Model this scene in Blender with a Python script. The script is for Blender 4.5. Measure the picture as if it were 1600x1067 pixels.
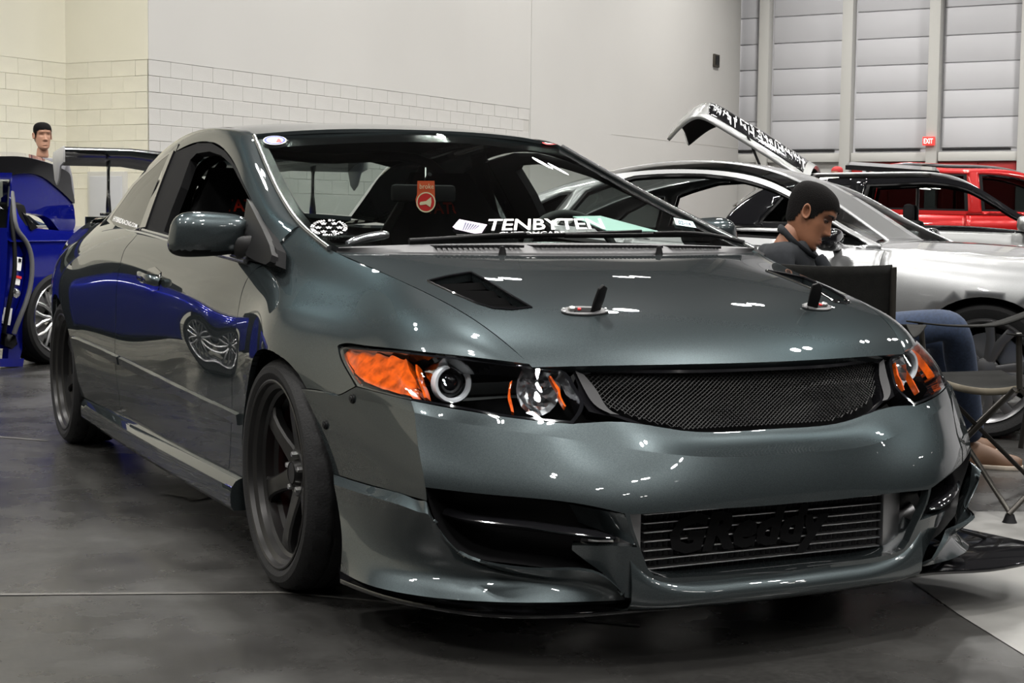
import bpy, bmesh, math, random
import numpy as np
from mathutils import Vector, Matrix
from mathutils.geometry import delaunay_2d_cdt

for _o in list(bpy.data.objects): bpy.data.objects.remove(_o, do_unlink=True)
SC = bpy.context.scene
COL = SC.collection
rnd = random.Random(7)

# ------------------------------------------------------------------ camera
# world: the coupe's front axle is at y=0, its nose points to -y, its right side is -x, ground z=0
F = 2465.8
CP = np.array([-2.114, -3.981, .993]); YAW, PIT, ROL = .455, -.079, .011
FW = np.array([math.sin(YAW)*math.cos(PIT), math.cos(YAW)*math.cos(PIT), math.sin(PIT)])
_r0 = np.array([math.cos(YAW), -math.sin(YAW), 0.]); _u0 = np.cross(_r0, FW)
RT = _r0*math.cos(ROL)+_u0*math.sin(ROL); UP = -_r0*math.sin(ROL)+_u0*math.cos(ROL)
cam = bpy.data.cameras.new('camera'); cam_o = bpy.data.objects.new('camera', cam); COL.objects.link(cam_o)
cam.sensor_fit = 'HORIZONTAL'; cam.sensor_width = 36.0; cam.lens = F/1600*36
cam.clip_start = .05; cam.clip_end = 300
cam_o.matrix_world = Matrix(((RT[0], UP[0], -FW[0], CP[0]), (RT[1], UP[1], -FW[1], CP[1]), (RT[2], UP[2], -FW[2], CP[2]), (0, 0, 0, 1)))
SC.camera = cam_o
SC.view_settings.view_transform = 'Standard'; SC.view_settings.look = 'None'
SC.view_settings.gamma = 1.0; SC.view_settings.use_curve_mapping = False
SC.view_settings.exposure = 0.0

# ------------------------------------------------------------------ world: almost nothing, the hall is closed
wd = bpy.data.worlds.new('hall_air'); SC.world = wd; wd.use_nodes = True
wd.node_tree.nodes['Background'].inputs[0].default_value = (.9, .93, 1, 1)
wd.node_tree.nodes['Background'].inputs[1].default_value = .02

# hall axes (horizontal): EC runs away to the right along the white wall, EE runs right and nearer along the far panelled wall
FH = np.array([math.sin(YAW), math.cos(YAW), 0.]); RH = np.array([math.cos(YAW), -math.sin(YAW), 0.])
EC = .866*FH+.5*RH; EE = -.5*FH+.866*RH
def hall(depth, lat, z=0.): return np.array([CP[0], CP[1], 0.])+depth*FH+lat*RH+np.array([0, 0, z])
def depth_at(u, v, depth):
    d = FW+RT*(u-800)/F+UP*(533.5-v)/F
    return CP+d*(depth/(d@FH))
K1 = hall(20, -4.6)            # outer corner of the block pier

# ------------------------------------------------------------------ the hall's high-bay lamps, hung in pairs
CEIL = 10.5
def lamp(p, w, size):
    l = bpy.data.lights.new('high_bay_lamp', 'AREA'); l.shape = 'DISK'; l.size = size; l.energy = w; l.spread = math.radians(140)
    l.color = (1., .975, .93)
    o = bpy.data.objects.new('high_bay_lamp', l); COL.objects.link(o); o.location = p
LAMP_W = 225
for i in range(-4, 5):
    for j in range(-1, 6):
        c = K1 + EC*(i*6.2+3.0) + EE*(j*6.0+3.2)
        for s in (-.42, .42):
            lamp((c[0]+EC[0]*s, c[1]+EC[1]*s, 9.3+.15*((i+j) % 2)), LAMP_W, .5)
# ------------------------------------------------------------------ helpers
def proj(P):
    d = np.asarray(P, float)-CP; z = d@FW
    return np.stack([800+F*(d@RT)/z, 533.5-F*(d@UP)/z], -1)
def ray(u, v): return FW+RT*(u-800)/F+UP*(533.5-v)/F
def at(u, v, x=None, y=None, z=None, d=None):
    r = ray(u, v)
    if x is not None: t = (x-CP[0])/r[0]
    elif y is not None: t = (y-CP[1])/r[1]
    elif z is not None: t = (z-CP[2])/r[2]
    else: t = d/(r@FH)
    return CP+t*r
MX = np.array([-1., 1., 1.])

def tangents(P, breaks=()):
    """tangents of a C2 cubic (natural ends, free at breaks) through P (n,...,3), per unit chord"""
    n = len(P); h = np.linalg.norm(np.diff(P, axis=0), axis=-1, keepdims=True)+1e-9
    dl = np.diff(P, axis=0)/h
    mi = np.zeros_like(P); mo = np.zeros_like(P)       # incoming, outgoing
    cuts = [0]+sorted(b for b in breaks if 0 < b < n-1)+[n-1]
    for s, e in zip(cuts[:-1], cuts[1:]):
        k = e-s+1
        if k == 2: mo[s] = dl[s]; mi[e] = dl[s]; continue
        # tridiagonal system, vectorised over the other axes
        a = [None]*k; b_ = [None]*k; c = [None]*k; d = [None]*k; one = np.ones_like(h[0])
        b_[0] = 2*one; c[0] = one; d[0] = 3*dl[s]
        b_[-1] = 2*one; a[-1] = one; d[-1] = 3*dl[e-1]
        for i in range(1, k-1):
            h0, h1 = h[s+i-1], h[s+i]
            a[i] = h1; b_[i] = 2*(h0+h1); c[i] = h0; d[i] = 3*(h1*dl[s+i-1]+h0*dl[s+i])
        for i in range(1, k):
            w = a[i]/b_[i-1]; b_[i] = b_[i]-w*c[i-1]; d[i] = d[i]-w*d[i-1]
        m = [None]*k; m[-1] = d[-1]/b_[-1]
        for i in range(k-2, -1, -1): m[i] = (d[i]-c[i]*m[i+1])/b_[i]
        for i in range(k):
            if i < k-1: mo[s+i] = m[i]
            if i > 0: mi[s+i] = m[i]
    return h, mi, mo
def spline(P, t, breaks=()):
    """P (n,3) -> points at t (m,), or P (n,m,3) -> one point per m."""
    P = np.asarray(P, float); t = np.atleast_1d(np.asarray(t, float)); n = len(P)
    h, mi, mo = tangents(P, breaks)
    i = np.clip(np.floor(t).astype(int), 0, n-2); s = (t-i)[:, None]
    if P.ndim == 2: p0, p1, m0, m1, hh = P[i], P[i+1], mo[i], mi[i+1], h[i]
    else:
        k = np.arange(P.shape[1]); p0, p1, m0, m1, hh = P[i, k], P[i+1, k], mo[i, k], mi[i+1, k], h[i, k]
    s2, s3 = s*s, s*s*s
    return (2*s3-3*s2+1)*p0+(s3-2*s2+s)*hh*m0+(-2*s3+3*s2)*p1+(s3-s2)*hh*m1
def curve(P, n=24, breaks=()):
    P = np.asarray(P, float)
    return spline(P, np.linspace(0, len(P)-1, n), breaks)

class Surf:
    """cubic surface through a net[row][col]; a runs over columns, b over rows."""
    def __init__(s, net, rb=(), cb=(), grid=90):
        s.net = np.asarray(net, float); s.rb, s.cb = rb, cb
        s.nr, s.nc = s.net.shape[:2]; s.A, s.B = s.nc-1., s.nr-1.; s.grid = grid; s._g = None; s._t = None
    def __call__(s, a, b):
        a = np.atleast_1d(np.asarray(a, float)); b = np.atleast_1d(np.asarray(b, float))
        if s._t is None: s._c = np.swapaxes(s.net, 0, 1).copy(); s._t = tangents(s._c, s.cb)
        h, mi, mo = s._t; i = np.clip(np.floor(a).astype(int), 0, s.nc-2); t = (a-i)[:, None, None]; t2, t3 = t*t, t*t*t
        rows = (2*t3-3*t2+1)*s._c[i]+(t3-2*t2+t)*h[i]*mo[i]+(-2*t3+3*t2)*s._c[i+1]+(t3-t2)*h[i]*mi[i+1]
        return spline(np.swapaxes(rows, 0, 1), b, s.rb)
    def normal(s, a, b, e=2e-3):
        du = s(np.clip(a+e, 0, s.A), b)-s(np.clip(a-e, 0, s.A), b)
        dv = s(a, np.clip(b+e, 0, s.B))-s(a, np.clip(b-e, 0, s.B))
        n = np.cross(du, dv); return n/(np.linalg.norm(n, axis=-1, keepdims=True)+1e-12)
    def inv(s, uv):
        """(a,b) under pixels uv (m,2)"""
        uv = np.atleast_2d(np.asarray(uv, float))
        if s._g is None:
            ga, gb = np.meshgrid(np.linspace(0, s.A, s.grid), np.linspace(0, s.B, s.grid))
            s._g = (ga.ravel(), gb.ravel()); s._p = proj(s(*s._g))
        a = np.empty(len(uv)); b = np.empty(len(uv))
        for k, q in enumerate(uv):
            i = ((s._p-q)**2).sum(1).argmin(); a[k], b[k] = s._g[0][i], s._g[1][i]
        for it in range(9):
            e = 1e-3; sa = np.where(a > s.A-e*2, -e, e); sb = np.where(b > s.B-e*2, -e, e)
            p = proj(s(a, b)); ja = (proj(s(a+sa, b))-p)/sa[:, None]; jb = (proj(s(a, b+sb))-p)/sb[:, None]
            r = uv-p; det = ja[:, 0]*jb[:, 1]-ja[:, 1]*jb[:, 0]; det = np.where(abs(det) < 1e-6, 1e-6, det)
            da = (r[:, 0]*jb[:, 1]-r[:, 1]*jb[:, 0])/det; db = (ja[:, 0]*r[:, 1]-ja[:, 1]*r[:, 0])/det
            a = np.clip(a+np.clip(da, -.4, .4), 0, s.A); b = np.clip(b+np.clip(db, -.4, .4), 0, s.B)
        return np.stack([a, b], 1)
    def mirror(s):
        return Surf(s.net[:, ::-1]*MX, s.rb, tuple(s.nc-1-c for c in s.cb), s.grid)

class FSurf(Surf):
    """surface from a function f(a,b)->points on the box [0,A]x[0,B]"""
    def __init__(s, f, A, B, grid=90): s.f, s.A, s.B, s.grid, s._g = f, A, B, grid, None; s.rb = s.cb = ()
    def __call__(s, a, b): return s.f(np.atleast_1d(np.asarray(a, float)), np.atleast_1d(np.asarray(b, float)))

MATS = {}
def new_obj(name, me, mat=None, parent=None):
    o = bpy.data.objects.new(name, me); COL.objects.link(o)
    if mat is not None:
        me.materials.clear(); me.materials.append(MATS[mat] if isinstance(mat, str) else mat)
    if parent is not None: o.parent = parent
    return o
def tag(o, label=None, cat=None, group=None, kind=None):
    if label: o['label'] = label
    if cat: o['category'] = cat
    if group: o['group'] = group
    if kind: o['kind'] = kind
    return o
def empty(name, loc=(0, 0, 0), rz=0, label=None, cat=None, group=None):
    o = bpy.data.objects.new(name, None); COL.objects.link(o); o.location = loc; o.rotation_euler = (0, 0, rz); o.empty_display_size = .1
    return tag(o, label, cat, group)
def mesh_of(name, V, Fc, smooth=True, angle=35):
    me = bpy.data.meshes.new(name); me.from_pydata([tuple(map(float, v)) for v in V], [], [tuple(int(i) for i in f) for f in Fc]); me.update()
    if smooth:
        me.polygons.foreach_set('use_smooth', [True]*len(me.polygons))
        if angle < 180: me.set_sharp_from_angle(angle=math.radians(angle))
    return me
def bm_obj(name, bm, mat=None, parent=None, smooth=True, angle=35):
    me = bpy.data.meshes.new(name); bmesh.ops.recalc_face_normals(bm, faces=bm.faces); bm.to_mesh(me); bm.free()
    if smooth:
        me.polygons.foreach_set('use_smooth', [True]*len(me.polygons))
        if angle < 180: me.set_sharp_from_angle(angle=math.radians(angle))
    return new_obj(name, me, mat, parent)

def inside(poly, P):
    x, y = P[:, 0], P[:, 1]; r = np.zeros(len(P), bool); n = len(poly); j = n-1
    for i in range(n):
        xi, yi = poly[i]; xj, yj = poly[j]
        if yi != yj: r ^= ((yi > y) != (yj > y)) & (x < (xj-xi)*(y-yi)/(yj-yi)+xi)
        j = i
    return r
def offset_poly(p, g):
    p = np.asarray(p, float); area = .5*np.sum(p[:, 0]*np.roll(p[:, 1], -1)-np.roll(p[:, 0], -1)*p[:, 1]); sgn = 1 if area > 0 else -1
    e1 = p-np.roll(p, 1, 0); e2 = np.roll(p, -1, 0)-p
    def nn(e): q = np.stack([-e[:, 1], e[:, 0]], 1)*sgn; return q/(np.linalg.norm(q, axis=1, keepdims=True)+1e-12)
    n1, n2 = nn(e1), nn(e2); m = n1+n2; m /= (np.linalg.norm(m, axis=1, keepdims=True)+1e-12)
    c = np.clip((m*n1).sum(1), .4, 1)[:, None]
    return p+m*g/c
def densify(p, step):
    out = []; n = len(p)
    for i in range(n):
        a, b = p[i], p[(i+1) % n]; k = max(1, int(math.ceil(np.linalg.norm(b-a)/step)))
        for q in range(k): out.append(a+(b-a)*q/k)
    return np.array(out)
def panel(name, surf, poly, mat, parent=None, holes=(), gap=0., step=.03, depth=.014, off=0., flip=None, mirror=False, hole_gap=0., lift=None):
    """cut the outline poly (list of (a,b)) out of surf; edges turned in by depth. Returns the object (and its mirror image when asked)."""
    # metric of the parameter box
    ga = np.linspace(0, surf.A, 25); pm = surf(ga, np.full(25, surf.B*.5)); La = max(np.linalg.norm(np.diff(pm, axis=0), axis=1).sum(), 1e-3)/surf.A
    gb = np.linspace(0, surf.B, 25); pm = surf(np.full(25, surf.A*.5), gb); Lb = max(np.linalg.norm(np.diff(pm, axis=0), axis=1).sum(), 1e-3)/surf.B
    S = np.array([La, Lb])
    loops = []
    for k, pl in enumerate([poly]+list(holes)):
        q = np.asarray(pl, float)*S
        keep = np.linalg.norm(q-np.roll(q, 1, 0), axis=1) > 1e-5; q = q[keep]
        g = gap if k == 0 else -hole_gap
        if g: q = offset_poly(q, g)
        loops.append(densify(q, step))
    mn, mx = loops[0].min(0), loops[0].max(0)
    gx, gy = np.meshgrid(np.arange(mn[0], mx[0]+step, step), np.arange(mn[1], mx[1]+step, step)); G = np.stack([gx.ravel(), gy.ravel()], 1)
    G = G[inside(loops[0], G)]
    for h in loops[1:]: G = G[~inside(h, G)]
    allb = np.concatenate(loops)
    if len(G):
        d = np.full(len(G), 9.)
        for i in range(0, len(allb), 200): d = np.minimum(d, np.linalg.norm(G[:, None]-allb[None, i:i+200], axis=2).min(1))
        G = G[d > step*.45]
    # crease lines of the surface become edges of the mesh
    for ax, cuts, L_ in ((0, surf.cb, La), (1, surf.rb, Lb)):
        for c in cuts:
            if len(G): G = G[abs(G[:, ax]-c*L_) > step*.4]
    V2 = [Vector(v) for v in allb]+[Vector(v) for v in G]; E2 = []; o = 0
    for lp in loops:
        n = len(lp); E2 += [(o+i, o+(i+1) % n) for i in range(n)]; o += n
    for ax, cuts, L_ in ((0, surf.cb, La), (1, surf.rb, Lb)):
        for c in cuts:
            if mn[ax] < c*L_ < mx[ax]:
                ts = np.arange(mn[1-ax]-.01, mx[1-ax]+.01+step*.5, step*.5); i0 = len(V2)
                V2 += [Vector((c*L_, t) if ax == 0 else (t, c*L_)) for t in ts]; E2 += [(i0+k, i0+k+1) for k in range(len(ts)-1)]
    vo, eo, fo, _, _, _ = delaunay_2d_cdt(V2, E2, [], 0, 1e-7)
    vo = np.array([tuple(v) for v in vo]); fo = np.array([tuple(f) for f in fo if len(f) == 3])
    cen = vo[fo].mean(1); ok = inside(loops[0], cen)
    for h in loops[1:]: ok &= ~inside(h, cen)
    fo, cen = fo[ok], cen[ok]
    used = np.unique(fo); rm = -np.ones(len(vo), int); rm[used] = np.arange(len(used)); vo = vo[used]; fo = rm[fo]
    A = np.clip(vo[:, 0]/La, 0, surf.A); B = np.clip(vo[:, 1]/Lb, 0, surf.B)
    P = surf(A, B); N = surf.normal(A, B)
    # orientation: outward = away from the car's inner axis point unless flip is given
    if flip is None:
        c = P.mean(0); ref = np.array([0, min(max(c[1], -.2), 3.2), .5]); flip = ((N*(P-ref)).sum(1).mean() < 0)
    sg = -1. if flip else 1.
    N = N*sg
    if lift is not None: P = P+N*lift(P)[:, None]
    P = P+N*off
    # make triangle winding follow N
    tn = np.cross(P[fo[:, 1]]-P[fo[:, 0]], P[fo[:, 2]]-P[fo[:, 0]])
    bad = (tn*N[fo].mean(1)).sum(1) < 0; fo[bad] = fo[bad][:, ::-1]
    ln = []
    for f, c in zip(fo, vo[fo].mean(1)):
        pass
    q = vo[fo]*.96+vo[fo].mean(1)[:, None]*.04
    LN = surf.normal(np.clip(q[..., 0].ravel()/La, 0, surf.A), np.clip(q[..., 1].ravel()/Lb, 0, surf.B), 5e-4)*sg
    verts = list(P); faces = [tuple(f) for f in fo]; loopn = list(LN)
    if depth:
        ed = {}
        for f in fo:
            for i in range(3):
                e = (f[i], f[(i+1) % 3]); ed[e] = 1
        be = [e for e in ed if (e[1], e[0]) not in ed]
        inner = {}
        for a_, b_ in be:
            for k in (a_, b_):
                if k not in inner: inner[k] = len(verts); verts.append(P[k]-N[k]*depth)
            fc = (b_, a_, inner[a_], inner[b_]); faces.append(fc)
            nn = np.cross(verts[a_]-verts[b_], verts[inner[a_]]-verts[b_]); nn = nn/(np.linalg.norm(nn)+1e-12); loopn += [nn]*4
    def build(vs, fs, lnm, nm):
        me = bpy.data.meshes.new(nm); me.from_pydata([tuple(v) for v in vs], [], [tuple(int(i) for i in f) for f in fs]); me.update()
        me.polygons.foreach_set('use_smooth', [True]*len(me.polygons))
        me.normals_split_custom_set([tuple(v) for v in lnm])
        return new_obj(nm, me, mat, parent)
    o1 = build(verts, faces, loopn, name)
    if not mirror: return o1
    # mirrored copy: reverse each face and its loop normals
    fs2, ln2, k = [], [], 0
    for f in faces:
        n = len(f); seg = loopn[k:k+n]; k += n
        fs2.append(tuple(f[::-1])); ln2 += [v*MX for v in seg[::-1]]
    o2 = build([v*MX for v in verts], fs2, ln2, name)
    return o1, o2
def pix(surf, pts, n=None, closed=False):
    """a line of pixels -> (a,b) on surf; splined to n points when n is given"""
    pts = np.asarray(pts, float)
    if n: pts = curve(np.c_[pts, np.zeros(len(pts))], n)[:, :2]
    return surf.inv(pts)
def join(*segs): return np.concatenate([np.asarray(s, float) for s in segs])

# ------------------------------------------------------------------ generic solids
def grid_mesh(P, closed_u=False, closed_v=False):
    """P (nv,nu,3) -> verts, faces"""
    nv, nu = P.shape[:2]; V = P.reshape(-1, 3); Fc = []
    for j in range(nv if closed_v else nv-1):
        for i in range(nu if closed_u else nu-1):
            j2, i2 = (j+1) % nv, (i+1) % nu; Fc.append((j*nu+i, j*nu+i2, j2*nu+i2, j2*nu+i))
    return V, Fc
def tube(name, P, r, mat, parent=None, n=8, closed=False, caps=True, sx=1., up=None):
    """sweep along P (m,3) with radius r (number or list); sx squeezes the section sideways"""
    P = np.asarray(P, float); m = len(P); r = np.broadcast_to(np.asarray(r, float), (m,))
    T = np.gradient(P, axis=0) if not closed else np.roll(P, -1, 0)-np.roll(P, 1, 0)
    T /= (np.linalg.norm(T, axis=1, keepdims=True)+1e-12)
    ref = np.array(up if up is not None else ((0, 0, 1.) if abs(T[0][2]) < .9 else (1., 0, 0)))
    rings = []
    for i in range(m):
        a = ref-T[i]*(ref@T[i]); a /= (np.linalg.norm(a)+1e-12); b = np.cross(T[i], a)
        if up is None: ref = a
        th = np.arange(n)/n*2*math.pi
        rings.append(P[i]+r[i]*(np.cos(th)[:, None]*a+sx*np.sin(th)[:, None]*b))
    V, Fc = grid_mesh(np.array(rings), closed_u=True, closed_v=closed)
    if caps and not closed: Fc += [tuple(range(n))[::-1], tuple(range((m-1)*n, m*n))]
    bm = bmesh.new(); vs = [bm.verts.new(v) for v in V]
    for f in Fc: bm.faces.new([vs[i] for i in f])
    return bm_obj(name, bm, mat, parent, angle=50)
def box_bm(c, d, R=None, bev=0.):
    bm = bmesh.new(); bmesh.ops.create_cube(bm, size=1.)
    for v in bm.verts: v.co = Vector((v.co.x*d[0], v.co.y*d[1], v.co.z*d[2]))
    if bev: bmesh.ops.bevel(bm, geom=bm.edges[:], offset=bev, segments=2, profile=.5, affect='EDGES')
    M = Matrix.Identity(3) if R is None else Matrix(R)
    for v in bm.verts: v.co = M@v.co+Vector(c)
    return bm
def box(name, c, d, mat, parent=None, R=None, bev=0.): return bm_obj(name, box_bm(c, d, R, bev), mat, parent, angle=30)
def prism(name, poly, h, mat, parent=None, frame=None, bev=0., angle=30):
    """extrude a 2D outline (list) by h along the third axis of frame=(origin, ex, ey, ez)"""
    o, ex, ey, ez = frame if frame else (np.zeros(3), np.array([1., 0, 0]), np.array([0, 1., 0]), np.array([0, 0, 1.]))
    bm = bmesh.new(); a = [bm.verts.new(Vector(o+ex*p[0]+ey*p[1])) for p in poly]; b = [bm.verts.new(Vector(o+ex*p[0]+ey*p[1]+ez*h)) for p in poly]
    n = len(poly); bm.faces.new(a[::-1]); bm.faces.new(b)
    for i in range(n): bm.faces.new((a[i], a[(i+1) % n], b[(i+1) % n], b[i]))
    if bev:
        bmesh.ops.recalc_face_normals(bm, faces=bm.faces)
        bmesh.ops.bevel(bm, geom=bm.edges[:], offset=bev, segments=2, profile=.5, affect='EDGES', clamp_overlap=True)
    return bm_obj(name, bm, mat, parent, angle=angle)
def lathe(name, prof, mat, parent=None, frame=None, n=48, angle=35):
    """revolve (r,h) profile about frame's third axis"""
    o, ex, ey, ez = frame if frame else (np.zeros(3), np.array([1., 0, 0]), np.array([0, 1., 0]), np.array([0, 0, 1.]))
    th = np.arange(n)/n*2*math.pi
    P = np.array([[o+ez*h+r*(math.cos(t)*ex+math.sin(t)*ey) for t in th] for r, h in prof])
    V, Fc = grid_mesh(P, closed_u=True)
    return new_obj(name, mesh_of(name, V, Fc, True, angle), mat, parent)
def frame_from(o, ez, up=(0, 0, 1.)):
    ez = np.asarray(ez, float); ez = ez/np.linalg.norm(ez); ex = np.cross(np.asarray(up, float), ez); ex /= np.linalg.norm(ex); ey = np.cross(ez, ex)
    return (np.asarray(o, float), ex, ey, ez)
def text_geo(s, bold=0.0, shear=0.0, spacing=1.0):
    """flat lettering: (verts (n,2) scaled to height 1 with x from 0, faces, width)"""
    cu = bpy.data.curves.new('lettering', 'FONT'); cu.body = s; cu.fill_mode = 'FRONT'; cu.offset = bold; cu.shear = shear; cu.space_character = spacing; cu.resolution_u = 2
    o = bpy.data.objects.new('lettering', cu); COL.objects.link(o)
    dg = bpy.context.evaluated_depsgraph_get(); me = bpy.data.meshes.new_from_object(o.evaluated_get(dg))
    V = np.array([tuple(v.co)[:2] for v in me.vertices]); Fc = [tuple(p.vertices) for p in me.polygons]
    bpy.data.objects.remove(o, do_unlink=True); bpy.data.curves.remove(cu); bpy.data.meshes.remove(me)
    mn, mx = V.min(0), V.max(0); V = (V-mn)/(mx[1]-mn[1])
    return V, Fc, (mx[0]-mn[0])/(mx[1]-mn[1])
def decal(name, surf, quad, V, Fc, mat, parent, off=.0015, flip=None, refine=True):
    """flat shape with V in the unit square -> pixel quad (bl, br, tr, tl) -> surface"""
    V = np.asarray(V, float); bl, br, tr, tl = [np.array(q, float) for q in quad]
    s, t = V[:, :1], V[:, 1:2]
    uv = bl*(1-s)*(1-t)+br*s*(1-t)+tr*s*t+tl*(1-s)*t
    ab = surf.inv(uv); P = surf(ab[:, 0], ab[:, 1]); N = surf.normal(ab[:, 0], ab[:, 1])
    sg = np.sign((N*(CP-P)).sum(1))[:, None]; P = P+N*sg*off
    me = mesh_of(name, P, Fc, False); bm = bmesh.new(); bm.from_mesh(me)
    for f in bm.faces:
        f.normal_update()
        if f.normal.dot(Vector(CP)-f.calc_center_median()) < 0: f.normal_flip()
    bm.to_mesh(me); bm.free()
    return new_obj(name, me, mat, parent)
def text_decal(name, surf, quad, s, mat, parent, bold=0., shear=0., off=.0015, spacing=1.):
    V, Fc, w = text_geo(s, bold, shear, spacing); V[:, 0] /= w
    return decal(name, surf, quad, V, Fc, mat, parent, off)
def disc_geo(n=28, cx=.5, cy=.5, r=.5, r0=0.):
    th = np.arange(n)/n*2*math.pi; c = np.stack([np.cos(th), np.sin(th)], 1)
    if r0 <= 0:
        V = np.concatenate([c*r, c*r*.5, [[0, 0]]])+[cx, cy]
        return V, [(i, (i+1) % n, n+(i+1) % n, n+i) for i in range(n)]+[(n+i, n+(i+1) % n, 2*n) for i in range(n)]
    V = np.concatenate([c*r, c*r0])+[cx, cy]
    return V, [(i, (i+1) % n, n+(i+1) % n, n+i) for i in range(n)]

# ------------------------------------------------------------------ materials
def mat(name, col, rough=.5, metal=0., coat=0., coat_rough=.03, emit=0., alpha=1., trans=0., ior=1.45, spec=.5, noise=None, bump=None, sheen=0.):
    m = bpy.data.materials.new(name); m.use_nodes = True; nt = m.node_tree; b = nt.nodes['Principled BSDF']
    c = tuple(col)+(1,) if len(col) == 3 else col
    b.inputs['Base Color'].default_value = c; b.inputs['Roughness'].default_value = rough; b.inputs['Metallic'].default_value = metal
    b.inputs['Coat Weight'].default_value = coat; b.inputs['Coat Roughness'].default_value = coat_rough
    b.inputs['IOR'].default_value = ior; b.inputs['Specular IOR Level'].default_value = spec
    b.inputs['Transmission Weight'].default_value = trans; b.inputs['Alpha'].default_value = alpha
    if sheen: b.inputs['Sheen Weight'].default_value = sheen
    if emit: b.inputs['Emission Color'].default_value = c; b.inputs['Emission Strength'].default_value = emit
    tc = None
    if noise or bump: tc = nt.nodes.new('ShaderNodeTexCoord')
    if noise:                                            # (scale, amount, detail)
        sc, am, de = noise; n = nt.nodes.new('ShaderNodeTexNoise'); n.inputs['Scale'].default_value = sc; n.inputs['Detail'].default_value = de
        nt.links.new(tc.outputs['Object'], n.inputs['Vector'])
        r = nt.nodes.new('ShaderNodeMapRange'); r.inputs[1].default_value = .3; r.inputs[2].default_value = .7; r.inputs[3].default_value = 1-am; r.inputs[4].default_value = 1+am
        nt.links.new(n.outputs['Fac'], r.inputs[0])
        x = nt.nodes.new('ShaderNodeMix'); x.data_type = 'RGBA'; x.blend_type = 'MULTIPLY'; x.inputs[0].default_value = 1.; x.inputs[6].default_value = c
        nt.links.new(r.outputs[0], x.inputs[7]); nt.links.new(x.outputs[2], b.inputs['Base Color'])
    if bump:                                             # (scale, strength)
        n = nt.nodes.new('ShaderNodeTexNoise'); n.inputs['Scale'].default_value = bump[0]; n.inputs['Detail'].default_value = 4
        nt.links.new(tc.outputs['Object'], n.inputs['Vector']); bp = nt.nodes.new('ShaderNodeBump'); bp.inputs['Strength'].default_value = bump[1]; bp.inputs['Distance'].default_value = .01
        nt.links.new(n.outputs['Fac'], bp.inputs['Height']); nt.links.new(bp.outputs[0], b.inputs['Normal'])
    MATS[name] = m; return m
def flake_paint(name, col, rough=.34, metal=.75, coat=1., flake=.25, edge=None):
    m = mat(name, col, rough, metal, coat, .015); nt = m.node_tree; b = nt.nodes['Principled BSDF']
    b.inputs['Specular Tint'].default_value = tuple(edge if edge else (1, 1, 1))+(1,); b.inputs['Specular IOR Level'].default_value = .2 if edge else .5
    tc = nt.nodes.new('ShaderNodeTexCoord'); v = nt.nodes.new('ShaderNodeTexVoronoi'); v.inputs['Scale'].default_value = 900
    nt.links.new(tc.outputs['Object'], v.inputs['Vector'])
    r = nt.nodes.new('ShaderNodeMapRange'); r.inputs[3].default_value = 1-flake; r.inputs[4].default_value = 1+flake
    sp = nt.nodes.new('ShaderNodeSeparateColor'); nt.links.new(v.outputs['Color'], sp.inputs[0]); nt.links.new(sp.outputs[0], r.inputs[0])
    x = nt.nodes.new('ShaderNodeMix'); x.data_type = 'RGBA'; x.blend_type = 'MULTIPLY'; x.inputs[0].default_value = 1.; x.inputs[6].default_value = tuple(col)+(1,)
    nt.links.new(r.outputs[0], x.inputs[7]); nt.links.new(x.outputs[2], b.inputs['Base Color'])
    return m
def thin_glass(name, tint, refl=.08, rough=0.):
    m = bpy.data.materials.new(name); m.use_nodes = True; nt = m.node_tree; nt.nodes.remove(nt.nodes['Principled BSDF']); out = nt.nodes['Material Output']
    tr = nt.nodes.new('ShaderNodeBsdfTransparent'); tr.inputs[0].default_value = tuple(tint)+(1,)
    gl = nt.nodes.new('ShaderNodeBsdfGlossy'); gl.inputs['Roughness'].default_value = rough
    # Schlick reflectance, the same from both faces of the pane
    lw = nt.nodes.new('ShaderNodeLayerWeight'); lw.inputs[0].default_value = .5
    pw = nt.nodes.new('ShaderNodeMath'); pw.operation = 'POWER'; pw.inputs[1].default_value = 5.; nt.links.new(lw.outputs['Facing'], pw.inputs[0])
    mr = nt.nodes.new('ShaderNodeMath'); mr.operation = 'MULTIPLY_ADD'; mr.inputs[1].default_value = 1-refl; mr.inputs[2].default_value = refl; mr.use_clamp = True; nt.links.new(pw.outputs[0], mr.inputs[0])
    mx = nt.nodes.new('ShaderNodeMixShader'); nt.links.new(mr.outputs[0], mx.inputs[0]); nt.links.new(tr.outputs[0], mx.inputs[1]); nt.links.new(gl.outputs[0], mx.inputs[2]); nt.links.new(mx.outputs[0], out.inputs[0])
    MATS[name] = m; return m
# ------------------------------------------------------------------ materials of the hall
mat('wall_white', (.50, .492, .475), .75, noise=(.35, .03, 3))
mat('wall_cream', (.80, .775, .66), .75, noise=(.5, .04, 3))
mat('block_white', (.50, .492, .475), .8, noise=(3., .04, 4), bump=(60, .15))
mat('block_cream', (.80, .775, .66), .8, noise=(3., .05, 4), bump=(60, .15))
mat('panel_grey', (.57, .57, .595), .6, noise=(.7, .03, 3))
mat('steel_white', (.56, .555, .53), .5)
mat('ceiling_dark', (.06, .06, .062), .9)
mat('dark_unseen_wall', (.025, .025, .028), .95)  # invented dark finish for the unseen walls, darkens the bumper's reflections
mat('joint', (.46, .45, .425), .9); mat('joint_cream', (.70, .67, .56), .9)
mat('red_door', (.33, .012, .012), .45)
mat('dark_metal', (.03, .03, .032), .45, metal=.6)

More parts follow.
